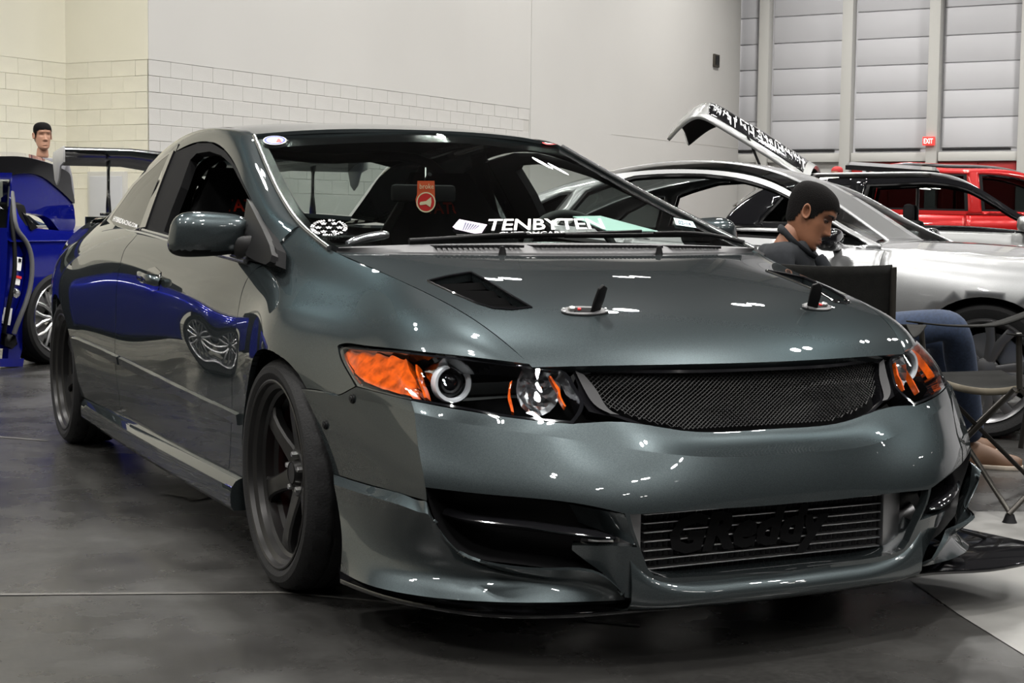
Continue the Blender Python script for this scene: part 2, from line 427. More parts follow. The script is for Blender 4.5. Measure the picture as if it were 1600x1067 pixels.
def floor_mat():
    m = bpy.data.materials.new('polished_concrete'); m.use_nodes = True; nt = m.node_tree; b = nt.nodes['Principled BSDF']; L = nt.links.new
    tc = nt.nodes.new('ShaderNodeTexCoord')
    def noise(s, d, r=.5):
        n = nt.nodes.new('ShaderNodeTexNoise'); n.inputs['Scale'].default_value = s; n.inputs['Detail'].default_value = d; n.inputs['Roughness'].default_value = r; L(tc.outputs['Object'], n.inputs['Vector']); return n.outputs['Fac']
    def ramp(f, a, b_, c0, c1):
        r = nt.nodes.new('ShaderNodeMapRange'); L(f, r.inputs[0]); r.inputs[1].default_value = a; r.inputs[2].default_value = b_; r.inputs[3].default_value = c0; r.inputs[4].default_value = c1; return r.outputs[0]
    def mul(a, b_):
        x = nt.nodes.new('ShaderNodeMath'); x.operation = 'MULTIPLY'; L(a, x.inputs[0]); L(b_, x.inputs[1]); return x.outputs[0]
    v = mul(mul(ramp(noise(.9, 5), .32, .68, .62, 1.45), ramp(noise(4.5, 7, .65), .3, .7, .75, 1.25)), ramp(noise(70, 3), .3, .7, .82, 1.18))
    c = nt.nodes.new('ShaderNodeMix'); c.data_type = 'RGBA'; c.blend_type = 'MULTIPLY'; c.inputs[0].default_value = 1; c.inputs[6].default_value = (.024, .0235, .0225, 1); L(v, c.inputs[7]); L(c.outputs[2], b.inputs['Base Color'])
    L(ramp(noise(2.2, 6, .6), .3, .7, .16, .40), b.inputs['Roughness'])
    bp = nt.nodes.new('ShaderNodeBump'); bp.inputs['Strength'].default_value = .05; bp.inputs['Distance'].default_value = .01; L(noise(9, 4), bp.inputs['Height']); L(bp.outputs[0], b.inputs['Normal'])
    MATS['floor'] = m
floor_mat()
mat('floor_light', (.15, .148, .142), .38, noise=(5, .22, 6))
mat('floor_line', (.07, .067, .062), .4, noise=(12, .3, 4))

def slab(name, o, ex, ey, ez, dims, m, parent=None, kind='structure', bev=0.):
    """box with corner o and edges along ex,ey,ez"""
    c = o+ex*dims[0]/2+ey*dims[1]/2+ez*dims[2]/2
    R = np.stack([ex, ey, ez], 1)
    ob = box(name, c, dims, m, parent, R.tolist(), bev)
    if kind and parent is None: ob['kind'] = kind
    return ob
EZ = np.array([0, 0, 1.])
HR = 24.; WH = 10.5
# floor and ceiling
cen = K1+EC*2+EE*18
slab('floor', cen-EC*36-EE*32+EZ*-.2, EC, EE, EZ, (74, 70, .2), 'floor')
slab('ceiling', cen-EC*36-EE*32+EZ*CEIL, EC, EE, EZ, (74, 70, .2), 'ceiling_dark')
# walls: pier B, left wall A, right wall C/D, far panelled wall, and the two sides behind the camera
TB = 2.91; CW, CH = .405, .2027
LD = 19.6
def block_wall(name, o, ex, n_out, length, m, mblk, z0, nblk, start=0.):
    """wall with its lower courses built of blocks (the ones the photograph shows), o at floor level, front face at o, n_out towards the room"""
    w = slab(name, o-n_out*.25, ex, n_out, EZ, (length, .25, TB), 'joint' if 'white' in mblk else 'joint_cream')
    slab_up = slab(name, o-n_out*.25+EZ*TB, ex, n_out, EZ, (length, .258, CEIL-TB), m)
    me = None
    rows = int(round((TB-z0)/CH))
    lower = slab('block_courses', o-n_out*.02+ex*0, ex, n_out, EZ, (length, .028, TB-rows*CH-.004), mblk, w)
    lower['kind'] = 'stuff'
    if length > nblk*CW+.5:
        far = slab('block_courses', o-n_out*.02+ex*(nblk*CW)+EZ*(TB-rows*CH), ex, n_out, EZ, (length-nblk*CW, .027, rows*CH), mblk, w); far['kind'] = 'stuff'
    bm = box_bm((0, 0, 0), (CW-.0045, .03, CH-.005), bev=.004); me = bpy.data.meshes.new('block'); bm.to_mesh(me); bm.free(); me.materials.append(MATS[mblk])
    half = box_bm((0, 0, 0), (CW/2-.0045, .03, CH-.005), bev=.004); mh = bpy.data.meshes.new('half_block'); half.to_mesh(mh); half.free(); mh.materials.append(MATS[mblk])
    Rm = Matrix(np.stack([ex, n_out, EZ], 1).tolist()).to_4x4()
    for r in range(rows):
        z = TB-(r+.5)*CH; sh = (r % 2)*CW/2
        xs = [(CW/2+i*CW+sh, me) for i in range(nblk) if CW+i*CW+sh <= min(length, nblk*CW)+.01]
        if sh: xs.append((CW/4, mh))
        end = max(x+(CW/2 if m_ is me else CW/4) for x, m_ in xs)
        if length-end > .1 and length < 3: xs.append((end+CW/4, mh))
        for x, md in xs:
            b = bpy.data.objects.new('block', md); COL.objects.link(b); b.parent = w
            b.matrix_world = Matrix.Translation(Vector(o+ex*x-n_out*(.0085+.003*rnd.random())+EZ*z))@Rm
    return w
LB = 1.43
block_wall('wall_left', K1+EC*0, EC, EE, LD, 'wall_white', 'block_white', 1.2, 24)
# smooth painted stretch of the same wall further right
slab('wall_smooth', K1+EC*9.75-EE*.005, EC, EE, EZ, (LD-9.75, .02, CEIL), 'wall_white')
slab('trim_1', K1+EC*13.0+EE*.012+EZ*2.62, EC, EE, EZ, (LD-13.0, .006, .012), 'joint')
block_wall('wall_pier', K1-EE*LB, EE, -EC, LB, 'wall_cream', 'block_cream', 1.2, 4)
block_wall('wall_recess', K1-EE*LB, -EC, EE, 30, 'wall_cream', 'block_cream', 1.2, 10)
# far panelled wall with white columns, red doors underneath
KD = K1+EC*LD
wf = slab('wall_far', KD+EC*.3-EE*4, EE, EC, EZ, (60, .3, CEIL), 'panel_grey')
def on_far(u, v=200):
    """distance along EE from KD where the far wall is seen at pixel column u"""
    d = ray(u, v); A = np.stack([d[:2], -EE[:2]], 1); s = np.linalg.solve(A, (KD+EC*.3)[:2]-CP[:2]); return s[1], CP[2]+s[0]*d[2]
cols = [on_far(u)[0] for u in (1197, 1326, 1461)]
sp = cols[1]-cols[0]; xs = [cols[0]-sp, cols[0], cols[1], cols[2], cols[2]+(cols[2]-cols[1])]
HD = on_far(1400, 243)[1]                       # header over the doors
rows = [HD+.15]+[on_far(1390, v)[1] for v in (186, 144, 102, 60, 17)]
while rows[-1] < 9.6: rows.append(rows[-1]+(rows[-1]-rows[-2]))
for i in range(len(xs)-1):
    for a, b in zip(rows[:-1], rows[1:]):
        slab('wall_panel', KD+EC*.27+EE*(xs[i]+.16)+EZ*(a+.012), EE, EC, EZ, (xs[i+1]-xs[i]-.32, .05, b-a-.024), 'panel_grey', wf, bev=.006)
for i, x in enumerate(xs):
    if i == 0: continue
    c = slab('column', KD+EC*.02+EE*(x-.12), EE, EC, EZ, (.24, .28, CEIL), 'steel_white', wf, bev=.01)
for i in range(len(xs)-1):
    slab('door_header', KD+EC*.1+EE*(xs[i]+.13)+EZ*(HD-.14), EE, EC, EZ, (xs[i+1]-xs[i]-.26, .2, .2), 'steel_white', wf, bev=.01)
    slab('cable_tray', KD+EC*.2+EE*(xs[i]+.2)+EZ*(HD+.09), EE, EC, EZ, (xs[i+1]-xs[i]-.5, .06, .05), 'dark_metal', wf)
for n, i in enumerate((2, 3)):
    x0 = xs[i]+.14 if i < len(xs)-1 else xs[i]; x1 = xs[i+1]-.14
    d = slab('door_%d' % (n+1), KD+EC*.18+EE*x0, EE, EC, EZ, (x1-x0, .08, HD-.15), 'red_door')
    for k in range(2):
        q = x0+(x1-x0)*(.04+.49*k)
        leaf = slab('door_leaf', KD+EC*.15+EE*q+EZ*.02, EE, EC, EZ, ((x1-x0)*.46, .04, HD-.2), 'red_door', d, bev=.004)
        slab('closer', KD+EC*.1+EE*(q+.2)+EZ*(HD-.40), EE, EC, EZ, (.5, .05, .06), 'panel_grey', leaf)
        slab('push_bar', KD+EC*.09+EE*(q+.1)+EZ*1.0, EE, EC, EZ, ((x1-x0)*.36, .05, .07), 'panel_grey', leaf)
slab('wall_lower_far', KD+EC*.2+EE*-4, EE, EC, EZ, (4+cols[0]+sp-.14, .1, HD-.02), 'wall_white')
# the two walls behind the camera close the hall
slab('wall_back', cen-EC*33-EE*32, EC, EE, EZ, (.3, 70, CEIL), 'dark_unseen_wall')
slab('wall_near', cen-EC*36+EE*30, EC, EE, EZ, (74, .3, CEIL), 'dark_unseen_wall')

# small things on the walls
mat('sign_red', (.9, .06, .05), .4, emit=.7); mat('sign_white', (.95, .9, .85), .4, emit=.9); mat('vent_dark', (.05, .045, .035), .6)
# exit sign on the column
xe, ze = on_far(1457.5, 221.5)
ex_o = empty('exit_sign', tuple(KD+EE*xe+EZ*ze), 0, 'red lit EXIT sign mounted on a white column of the far wall', 'sign')
eo = np.array(ex_o.location)
def rel(ob, root): ob.parent = root; ob.matrix_parent_inverse = Matrix.Translation(-Vector(root.location)); return ob
w = .26; rel(slab('housing', KD+EE*(xe-w/2)-EC*.06+EZ*(ze-.095), EE, EC, EZ, (w, .07, .19), 'sign_red', None, None, bev=.008), ex_o)
V, Fc, tw = text_geo('EXIT', .02)
P = np.array([KD+EE*(xe-.10+.2*v[0]/tw)-EC*.063+EZ*(ze-.055+.11*v[1]) for v in V])
rel(new_obj('lettering', mesh_of('lettering', P, Fc, False), 'sign_white'), ex_o)
# square louvred vent high on the smooth wall
def on_wall(u, v):
    d = ray(u, v); A = np.stack([d[:2], -EC[:2]], 1); s = np.linalg.solve(A, K1[:2]-CP[:2]); return s[1], CP[2]+s[0]*d[2]
xa, za = on_wall(1112.5, 104); xb, zb = on_wall(1121, 86)
ve = empty('wall_vent', tuple(K1+EC*xa+EZ*za), 0, 'small dark louvred vent high on the smooth white wall', 'vent')
rel(slab('vent_frame', K1+EC*xa+EE*.012+EZ*za, EC, EE, EZ, (xb-xa, .05, zb-za), 'vent_dark', None, None, bev=.01), ve)
for k in range(6): rel(slab('louvre', K1+EC*(xa+.05)+EE*.06+EZ*(za+.05+k*(zb-za-.1)/6), EC, EE, EZ, (xb-xa-.1, .012, .05), 'dark_metal', None, None), ve)
# flat grey cabinet door on the block pier
d0, d1 = [np.linalg.solve(np.stack([ray(u, 300)[:2], -EE[:2]], 1), (K1-EE*LB)[:2]-CP[:2])[1] for u in (141, 200)]
zt = CP[2]+np.linalg.solve(np.stack([ray(170, 268)[:2], -EE[:2]], 1), (K1-EE*LB)[:2]-CP[:2])[0]*ray(170, 268)[2]
mat('cabinet_grey', (.52, .53, .56), .45)
cb = empty('wall_cabinet', tuple(K1-EE*LB+EE*d0-EC*.05), 0, 'pale grey flush cabinet door in a frame on the cream block pier', 'cabinet')
rel(slab('frame', K1-EE*LB+EE*d0-EC*.05, EE, EC, EZ, (d1-d0, .05, zt), 'steel_white', None, None, bev=.006), cb)
rel(slab('door', K1-EE*LB+EE*(d0+.05)-EC*.065, EE, EC, EZ, (d1-d0-.1, .03, zt-.06), 'cabinet_grey', None, None, bev=.006), cb)
# markings on the floor: a pale bare patch, a saw-cut joint, a worn arrow
def flat(name, pts, z, m, label=None):
    P = [at(u, v, z=0.) for u, v in pts]; P = np.array(P); P[:, 2] = z
    me = mesh_of(name, P, [tuple(range(len(P)))], False); bm = bmesh.new(); bm.from_mesh(me); bmesh.ops.recalc_face_normals(bm, faces=bm.faces)
    for f in bm.faces:
        if f.normal.z < 0: f.normal_flip()
    bm.to_mesh(me); bm.free(); o = new_obj(name, me, m); o['kind'] = 'structure'; return o
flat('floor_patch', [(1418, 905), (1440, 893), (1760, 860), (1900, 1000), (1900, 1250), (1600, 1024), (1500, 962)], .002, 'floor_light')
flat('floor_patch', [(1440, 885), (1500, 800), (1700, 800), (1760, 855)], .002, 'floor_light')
flat('floor_joint', [(-200, 929.5), (-200, 932.5), (440, 927.5), (1000, 980), (1000, 976.5), (440, 925)], .002, 'floor_line')
flat('floor_joint', [(0, 682), (0, 684), (75, 690), (75, 688)], .002, 'floor_line')
flat('floor_mark', [(253, 771), (300, 757), (340, 775), (300, 783), (290, 778)], .002, 'floor_line')
# ================================================================== the grey coupe
PAINT = 'teal_grey_paint'
flake_paint(PAINT, (.046, .056, .0595), .40, .85, flake=.18, edge=(.12, .14, .145))
mat('black_gloss', (.006, .006, .007), .08, coat=.6)
mat('black_trim', (.006, .006, .0065), .45, spec=.12)
mat('black_matte', (.004, .004, .0045), .8, spec=.15)
mat('cowl_plastic', (.075, .075, .078), .5)
mat('rubber', (.009, .009, .0095), .68, spec=.25, bump=(160, .2))
mat('rim_paint', (.016, .0155, .0155), .36, metal=.5)
mat('chrome', (.85, .86, .88), .07, metal=1.)
mat('alloy', (.42, .42, .43), .38, metal=1.)
mat('alloy_dark', (.035, .035, .037), .5, metal=.8)
mat('steel', (.5, .5, .5), .3, metal=1.)
mat('amber', (.55, .075, .004), .12, coat=1., noise=(45, .5, 2))
mat('amber_red', (.55, .02, .005), .2, coat=1.)
mat('white_vinyl', (.80, .80, .80), .5); mat('blue_vinyl', (.02, .04, .25), .5); mat('red_vinyl', (.6, .02, .02), .5); mat('navy_vinyl', (.01, .015, .06), .5)
mat('lavender_vinyl', (.45, .38, .48), .5); mat('orange_tag', (.62, .08, .02), .6); mat('cream_print', (.75, .6, .42), .6); mat('paper', (.42, .60, .56), .8); mat('seat_red', (.55, .03, .01), .7); mat('sticker_pale', (.35, .5, .5), .6)
mat('dash', (.012, .012, .013), .7); mat('seat_cloth', (.008, .008, .009), .9)
thin_glass('windscreen_glass', (.70, .76, .73), .04); thin_glass('dark_glass', (.16, .18, .18), .05); thin_glass('lamp_lens', (.93, .95, .97), .05)
mat('grille_wire', (.006, .006, .0065), .5, spec=.3)

car = empty('sports_coupe', (0, 0, 0), 0, 'dark grey-green two-door coupe with open hood vents, black wheels and front splitter', 'car')
NEG = np.array([-1., 1, 1])
def R_(pts): return np.array([(-p[0], p[1], p[2]) for p in pts], float)

# ---- hood surface: 7 columns right..left, rows cowl..nose
h_edge = [(.70, .10, .906), (.687, .03, .893), (.657, -.081, .870), (.636, -.21, .844), (.611, -.466, .799), (.591, -.629, .762), (.565, -.731, .720), (.540, -.815, .680), (.531, -.842, .656)]
h_cen = [(0, -.06, .895), (0, -.16, .889), (0, -.28, .878), (0, -.41, .862), (0, -.62, .820), (0, -.78, .772), (0, -.88, .730), (0, -.948, .690), (0, -.975, .662)]
def smooth_path(P, deg):
    P = np.array(P, float); t = np.r_[0, np.cumsum(np.linalg.norm(np.diff(P, axis=0), axis=1))]; t /= t[-1]
    return np.stack([np.polyval(np.polyfit(t, P[:, k], deg), t) for k in range(3)], 1)
h_edge = smooth_path(h_edge, 4); h_cen = smooth_path(h_cen, 4)
hood_net = []
for e, c in zip(h_edge, h_cen):
    e = np.array(e); c = np.array(c); row = []
    for s in (-1, -.8, -.55, -.28, 0, .28, .55, .8, 1):
        k = abs(s); y = c[1]+(e[1]-c[1])*k**2.0; z = c[2]+(e[2]-c[2])*k**3.4; row.append((s*e[0], y, z))
    hood_net.append(row)
HOOD = Surf(hood_net)
def hmir(ab): ab = np.asarray(ab, float).copy(); ab[:, 0] = HOOD.A-ab[:, 0]; return ab[::-1]
vent_px = [(668.7, 439.5), (700, 432), (736, 426), (765, 441), (800, 463), (830, 480.5), (800, 484), (772, 482), (745, 474), (710, 459)]
ventR = pix(HOOD, vent_px); ventL = hmir(ventR)
pinR = [pix(HOOD, [(903, 485)])[0]]
A_ = HOOD.A
hood_poly = join([(A_-t, 1) for t in np.linspace(0, A_, 25)][::-1], [(A_, b) for b in np.linspace(1, 8, 30)[1:]], [(A_-t, 8) for t in np.linspace(0, A_, 25)[1:]], [(0, b) for b in np.linspace(8, 1, 30)[1:-1]])
hood = panel('hood', HOOD, hood_poly, PAINT, car, [ventR, ventL], gap=.0028, step=.022, depth=.022, flip=None)

# ---- side surface: sections at constant y, rows from hood seam / belt down to the sill
SY = {
 -.86: [(.522, .650), (.535, .646), (.548, .641), (.560, .634), (.575, .62), (.585, .58), (.60, .53), (.61, .46), (.61, .40), (.61, .3), (.6, .2)],
 -.731: [(.565, .720), (.600, .712), (.630, .699), (.655, .678), (.678, .645), (.70, .59), (.715, .53), (.72, .46), (.72, .40), (.68, .3), (.67, .2)],
 -.629: [(.591, .762), (.630, .750), (.668, .730), (.705, .698), (.735, .652), (.755, .60), (.768, .54), (.77, .46), (.77, .40), (.73, .3), (.72, .2)],
 -.466: [(.611, .799), (.645, .786), (.690, .760), (.733, .718), (.768, .664), (.787, .605), (.798, .54), (.80, .46), (.785, .40), (.785, .3), (.775, .2)],
 -.21: [(.636, .844), (.658, .828), (.695, .796), (.746, .757), (.798, .712), (.828, .65), (.842, .58), (.835, .5), (.838, .4), (.835, .3), (.825, .2)],
 0.: [(.678, .887), (.698, .868), (.732, .828), (.785, .785), (.843, .742), (.874, .688), (.884, .62), (.876, .5), (.868, .4), (.862, .3), (.85, .2)],
 .20: [(.692, .932), (.719, .907), (.756, .860), (.799, .808), (.840, .748), (.861, .675), (.866, .61), (.860, .5), (.856, .4), (.852, .3), (.84, .2)],
 .36: [(.688, .972), (.735, .925), (.778, .878), (.812, .818), (.838, .742), (.852, .67), (.856, .61), (.855, .5), (.854, .42), (.852, .32), (.84, .22)],
 .70: [(.70, .975), (.755, .925), (.792, .888), (.826, .832), (.850, .76), (.862, .68), (.865, .60), (.863, .5), (.862, .43), (.86, .33), (.845, .23)],
 1.2: [(.70, .990), (.760, .935), (.796, .902), (.832, .850), (.856, .772), (.868, .68), (.870, .60), (.867, .5), (.865, .43), (.862, .33), (.85, .23)],
 1.9: [(.68, 1.01), (.752, .955), (.792, .924), (.836, .872), (.862, .79), (.874, .69), (.876, .60), (.873, .5), (.870, .43), (.866, .33), (.85, .23)],
 2.4: [(.65, 1.02), (.735, .968), (.782, .932), (.836, .874), (.873, .79), (.893, .69), (.898, .62), (.892, .5), (.886, .43), (.878, .33), (.86, .23)],
 2.93: [(.62, 1.00), (.712, .952), (.760, .918), (.820, .862), (.870, .79), (.903, .70), (.908, .63), (.902, .5), (.892, .43), (.88, .33), (.86, .23)],
 3.4: [(.60, .975), (.670, .935), (.715, .905), (.765, .858), (.808, .79), (.838, .70), (.845, .62), (.842, .5), (.838, .43), (.83, .33), (.81, .23)],
 3.7: [(.57, .965), (.625, .93), (.66, .90), (.70, .85), (.735, .78), (.76, .70), (.767, .62), (.765, .5), (.76, .43), (.75, .33), (.73, .23)],
 3.9: [(.46, .95), (.50, .92), (.53, .89), (.565, .84), (.59, .77), (.61, .70), (.615, .62), (.613, .5), (.61, .43), (.60, .33), (.58, .23)],
}
for y in (-.731, -.629, -.466, -.21, 0.):
    q = [np.interp(-y, -h_edge[:, 1], h_edge[:, k]) for k in (0, 2)]; d0 = (q[0]-SY[y][0][0], q[1]-SY[y][0][1])
    for r, f in ((0, 1), (1, .7), (2, .3)): SY[y][r] = (SY[y][r][0]+d0[0]*f, SY[y][r][1]+d0[1]*f)
ys = sorted(SY); side_net = np.array([[(-SY[y][r][0], y, SY[y][r][1]) for y in ys] for r in range(11)])
SIDE = Surf(side_net, grid=140)
def sy(y): return np.interp(y, ys, np.arange(len(ys)))
def side_yz(pts):
    """(y,z) -> (a,b) on SIDE"""
    out = []
    for y, z in pts:
        a = float(sy(y)); bb = np.linspace(0, SIDE.B, 400); P = SIDE(np.full(400, a), bb); out.append((a, bb[abs(P[:, 2]-z).argmin()]))
    return np.array(out)
def sideps(ys_, zs_, off=0.):
    ab = side_yz(list(zip(ys_, zs_))); P = SIDE(ab[:, 0], ab[:, 1]); N = SIDE.normal(ab[:, 0], ab[:, 1]); N[N[:, 0] > 0] *= -1
    return P+N*off
def sidep(y, z, off=0.):
    ab = side_yz([(y, z)])[0]; P = SIDE(ab[0], ab[1])[0]; N = SIDE.normal(np.array([ab[0]]), np.array([ab[1]]))[0]
    if N[0] > 0: N = -N
    return P+N*off
RW = .308; YR = 2.93
FC = (0., .312); RC = (YR, .312)
def arc(c, r, a0, a1, n=40): return [(c[0]+r*math.cos(math.radians(t)), c[1]+r*math.sin(math.radians(t))) for t in np.linspace(a0, a1, n)]

seam_door_f = [(431, 387), (432, 409), (405, 417), (387, 435), (375, 470), (368, 520), (364, 560), (362, 640), (360, 700), (357, 742)]
hl_low_tip = [(556, 603), (541, 577), (531, 556), (528, 541)]
hl_top = [(528, 540), (536, 537.5), (560, 539), (600, 543.5), (650, 549), (750, 559.5), (800, 565.5), (823, 568.5)]
fb_seam = [(470, 608), (505, 612), (526, 618), (543, 611), (556, 604)]
a_hood = sy(np.array(sorted([y for y in ys if y < .36])+[.33]))
f_top = [(a, 0.) for a in np.linspace(sy(-.838), sy(.33), 60)]
f_poly = join(f_top, pix(SIDE, [(467, 353), (452, 362), (440, 373), (431, 387)], 8), pix(SIDE, seam_door_f, 40)[1:],
              side_yz(arc(FC, .326, -14, 122, 60)), pix(SIDE, fb_seam, 16)[1:], pix(SIDE, hl_low_tip, 12)[1:], pix(SIDE, hl_top, 40)[1:])
panel('front_fender', SIDE, f_poly, PAINT, car, gap=.002, step=.022, depth=.016, mirror=True)

seam_door_r = [(215, 365), (208, 374), (196, 388), (189, 408), (184, 432), (181.5, 466), (180.5, 514), (179.5, 559), (182, 590), (185.5, 613), (190.5, 645), (196, 656)]
door_bot = [(196, 656), (233, 676), (275, 701), (337, 730), (357, 742)]
d_poly = join(pix(SIDE, seam_door_f[1:], 40), pix(SIDE, door_bot[::-1], 20)[1:], pix(SIDE, seam_door_r[::-1], 40)[1:],
              pix(SIDE, [(215, 365), (240, 371), (268, 378), (330, 394), (385, 407), (405, 412), (432, 409)], 24)[1:-1])
doors = panel('door', SIDE, d_poly, PAINT, car, gap=.002, step=.025, depth=.016, mirror=True)

q_top = [(a, 0.35) for a in np.linspace(sy(2.50), sy(3.87), 40)]
q_poly = join(pix(SIDE, [(215, 365), (205, 360), (190, 355.5), (180, 352), (173, 345)], 14), q_top,
              side_yz([(3.88, z) for z in np.linspace(.92, .24, 30)]), side_yz([(y, .235) for y in np.linspace(3.8, YR+.33, 12)]), side_yz(arc(RC, .328, -13, 193, 70)),
              side_yz([(y, .235) for y in np.linspace(YR-.34, 2.0, 12)]), pix(SIDE, seam_door_r[::-1], 40)[1:-1])
panel('quarter_panel', SIDE, q_poly, PAINT, car, gap=.0015, step=.028, depth=.016, mirror=True)

# wheel wells and underbody, black
def well(c, name):
    th = np.radians(np.linspace(-20, 200, 36)); P = []
    for x in (-.815, -.74, -.60):
        P.append([(x, c[0]+.345*math.cos(t), c[1]+.345*math.sin(t)) for t in th])
    P.append([(-.60, c[0]+.05*math.cos(t), c[1]+.05*math.sin(t)) for t in th])
    V, Fc = grid_mesh(np.array(P)); o = new_obj(name, mesh_of(name, V, Fc), 'black_matte', car)
    o2 = new_obj(name, mesh_of(name, V*NEG, Fc), 'black_matte', car)
well(FC, 'wheel_well'); well(RC, 'wheel_well')
box('underbody', (0, 1.35, .23), (1.14, 4.2, .10), 'black_matte', car, bev=.02)
box('underbody', (0, 1.42, .24), (1.62, 2.1, .13), 'black_matte', car, bev=.02)

# body-side moulding, mirrored
def moulding(sgn):
    for y0, y1, n in ((.345, 1.82, 24), (1.85, 2.58, 12)):
        yy = np.linspace(y0, y1, n); zz = np.interp(yy, [.25, 1.85, 2.5], [.413, .452, .472])
        P = np.stack([sideps(yy, zz+dz, of) for dz, of in ((-.021, -.004), (-.018, .008), (.010, .011), (.016, -.004))], 1)*np.array([sgn, 1, 1])
        V, Fc = grid_mesh(P); Fc += [(0, 1, 2, 3), tuple(range(len(V)-4, len(V)))]
        bm = bmesh.new(); vs = [bm.verts.new(v) for v in V]; [bm.faces.new([vs[i] for i in f]) for f in Fc]
        bm_obj('side_moulding', bm, PAINT, car, angle=40)
moulding(1); moulding(-1)
# side skirt
def skirt(sgn):
    yy = np.linspace(.36, 2.55, 40); P = []
    for y in yy:
        e = .012*math.sin(max(0, min(1, (y-.36)/2.2))*math.pi)
        P.append([(-sgn*w, y, z) for w, z in ((.80, .262), (.846, .240), (.862, .232), (.874+e, .215), (.878+e, .190), (.876+e, .160), (.868+e, .148), (.80, .146))])
    V, Fc = grid_mesh(np.array(P)); n = 8; Fc += [tuple(range(n)), tuple(range(len(V)-n, len(V)))]
    bm = bmesh.new(); vs = [bm.verts.new(v) for v in V]; [bm.faces.new([vs[i] for i in f]) for f in Fc]
    bm_obj('side_skirt', bm, PAINT, car, angle=28)
skirt(1); skirt(-1)

# ---- nose surface: rows top..bottom, columns centre..right wheel arch, then mirrored
nose_half = [
 [(0, -.985, .655), (.22, -.965, .656), (.42, -.880, .658), (.534, -.833, .663), (.62, -.763, .673), (.698, -.680, .681), (.745, -.53, .680), (.785, -.33, .672), (.815, -.16, .665), (.84, -.03, .66)],
 [(0, -1.000, .60), (.22, -.985, .60), (.42, -.915, .60), (.51, -.888, .605), (.613, -.828, .613), (.712, -.748, .625), (.766, -.628, .63), (.805, -.42, .63), (.828, -.24, .622), (.85, -.10, .615)],
 [(0, -1.010, .515), (.22, -1.000, .52), (.39, -.970, .545), (.478, -.948, .542), (.598, -.886, .553), (.712, -.797, .569), (.768, -.715, .579), (.812, -.52, .589), (.832, -.33, .585), (.852, -.18, .577)],
 [(0, -1.105, .4705), (.24, -1.078, .473), (.40, -1.014, .4935), (.511, -.963, .512), (.627, -.883, .528), (.72, -.805, .543), (.772, -.748, .555), (.804, -.56, .560), (.828, -.38, .558), (.853, -.20, .553)],
 [(0, -1.120, .41), (.25, -1.098, .415), (.42, -1.058, .43), (.535, -1.003, .437), (.635, -.925, .445), (.715, -.850, .46), (.777, -.785, .478), (.800, -.60, .472), (.818, -.43, .467), (.837, -.26, .464)],
 [(0, -1.125, .35), (.25, -1.108, .352), (.43, -1.078, .357), (.55, -1.018, .365), (.63, -.955, .372), (.692, -.90, .378), (.775, -.823, .386), (.793, -.63, .378), (.805, -.49, .370), (.819, -.33, .360)],
 [(0, -1.105, .25), (.25, -1.09, .25), (.42, -1.065, .25), (.54, -.995, .255), (.63, -.925, .262), (.70, -.865, .27), (.765, -.79, .28), (.785, -.63, .28), (.80, -.49, .275), (.81, -.34, .27)],
 [(0, -1.09, .150), (.25, -1.08, .150), (.42, -1.06, .155), (.54, -.99, .155), (.63, -.92, .155), (.70, -.86, .155), (.765, -.78, .155), (.785, -.63, .155), (.80, -.49, .155), (.81, -.34, .155)],
]
nh = np.array([[(-x, y, z) for x, y, z in r] for r in nose_half])
NOSE = Surf(nh, rb=(3,), cb=(6,), grid=140)                              # a: 0 centre .. 9 arch
nose_full = np.array([list((r*NEG)[::-1])+list(r[1:]) for r in nh])      # left arch .. centre .. right arch
NFULL = Surf(nose_full, rb=(3,), cb=(3, 15), grid=60)
def nmir(ab):
    """half outline (a measured from the centre, starting and ending on the centre line) -> closed outline on the full nose"""
    ab = np.asarray(ab, float); r = ab.copy(); r[:, 0] = 9+ab[:, 0]; l = ab[::-1].copy(); l[:, 0] = 9-l[:, 0]
    return np.concatenate([r, l])
hl_bot = [(896, 662), (870, 660), (800, 652.5), (700, 636.5), (640, 625), (600, 615.5), (575, 609), (556, 604)]
grille_bot = [(1072, 674), (1010, 660), (962, 644), (935, 640), (919, 641)]
fog_top = [(666, 763), (740, 771.5), (820, 778.5), (890, 786), (940, 795), (975, 803.5)]
cb0 = pix(NOSE, [(1200, 668)])[0]
arch_b = [(470, 608), (487, 640), (505, 690), (517, 722), (521, 741)]
b_half = join([(a, 2.) for a in np.linspace(0, 2.9, 24)], pix(NOSE, hl_bot, 30), pix(NOSE, fb_seam[::-1], 14)[1:], pix(NOSE, arch_b, 14)[1:],
              pix(NOSE, [(521, 741), (590, 762), (668, 784)], 12)[1:], pix(NOSE, fog_top, 24), pix(NOSE, [(982, 826), (993, 853), (960, 851), (893, 850), (892, 860), (915, 878), (942, 897), (960, 915), (972, 934)]),
              [(1.4, 7.), (.6, 7.), (0., 7.)])
ch_half = join([(0, pix(NOSE, [(1225, 787)])[0][1])], pix(NOSE, [(1100, 796), (1040, 800), (984, 804), (990, 828), (999, 853), (1012, 888), (1022, 899), (1045, 903), (1120, 899)]), [(0, pix(NOSE, [(1225, 893)])[0][1])])
bumper = panel('front_bumper', NFULL, nmir(b_half), PAINT, car, [nmir(ch_half)], gap=.002, step=.022, depth=.02, flip=None)
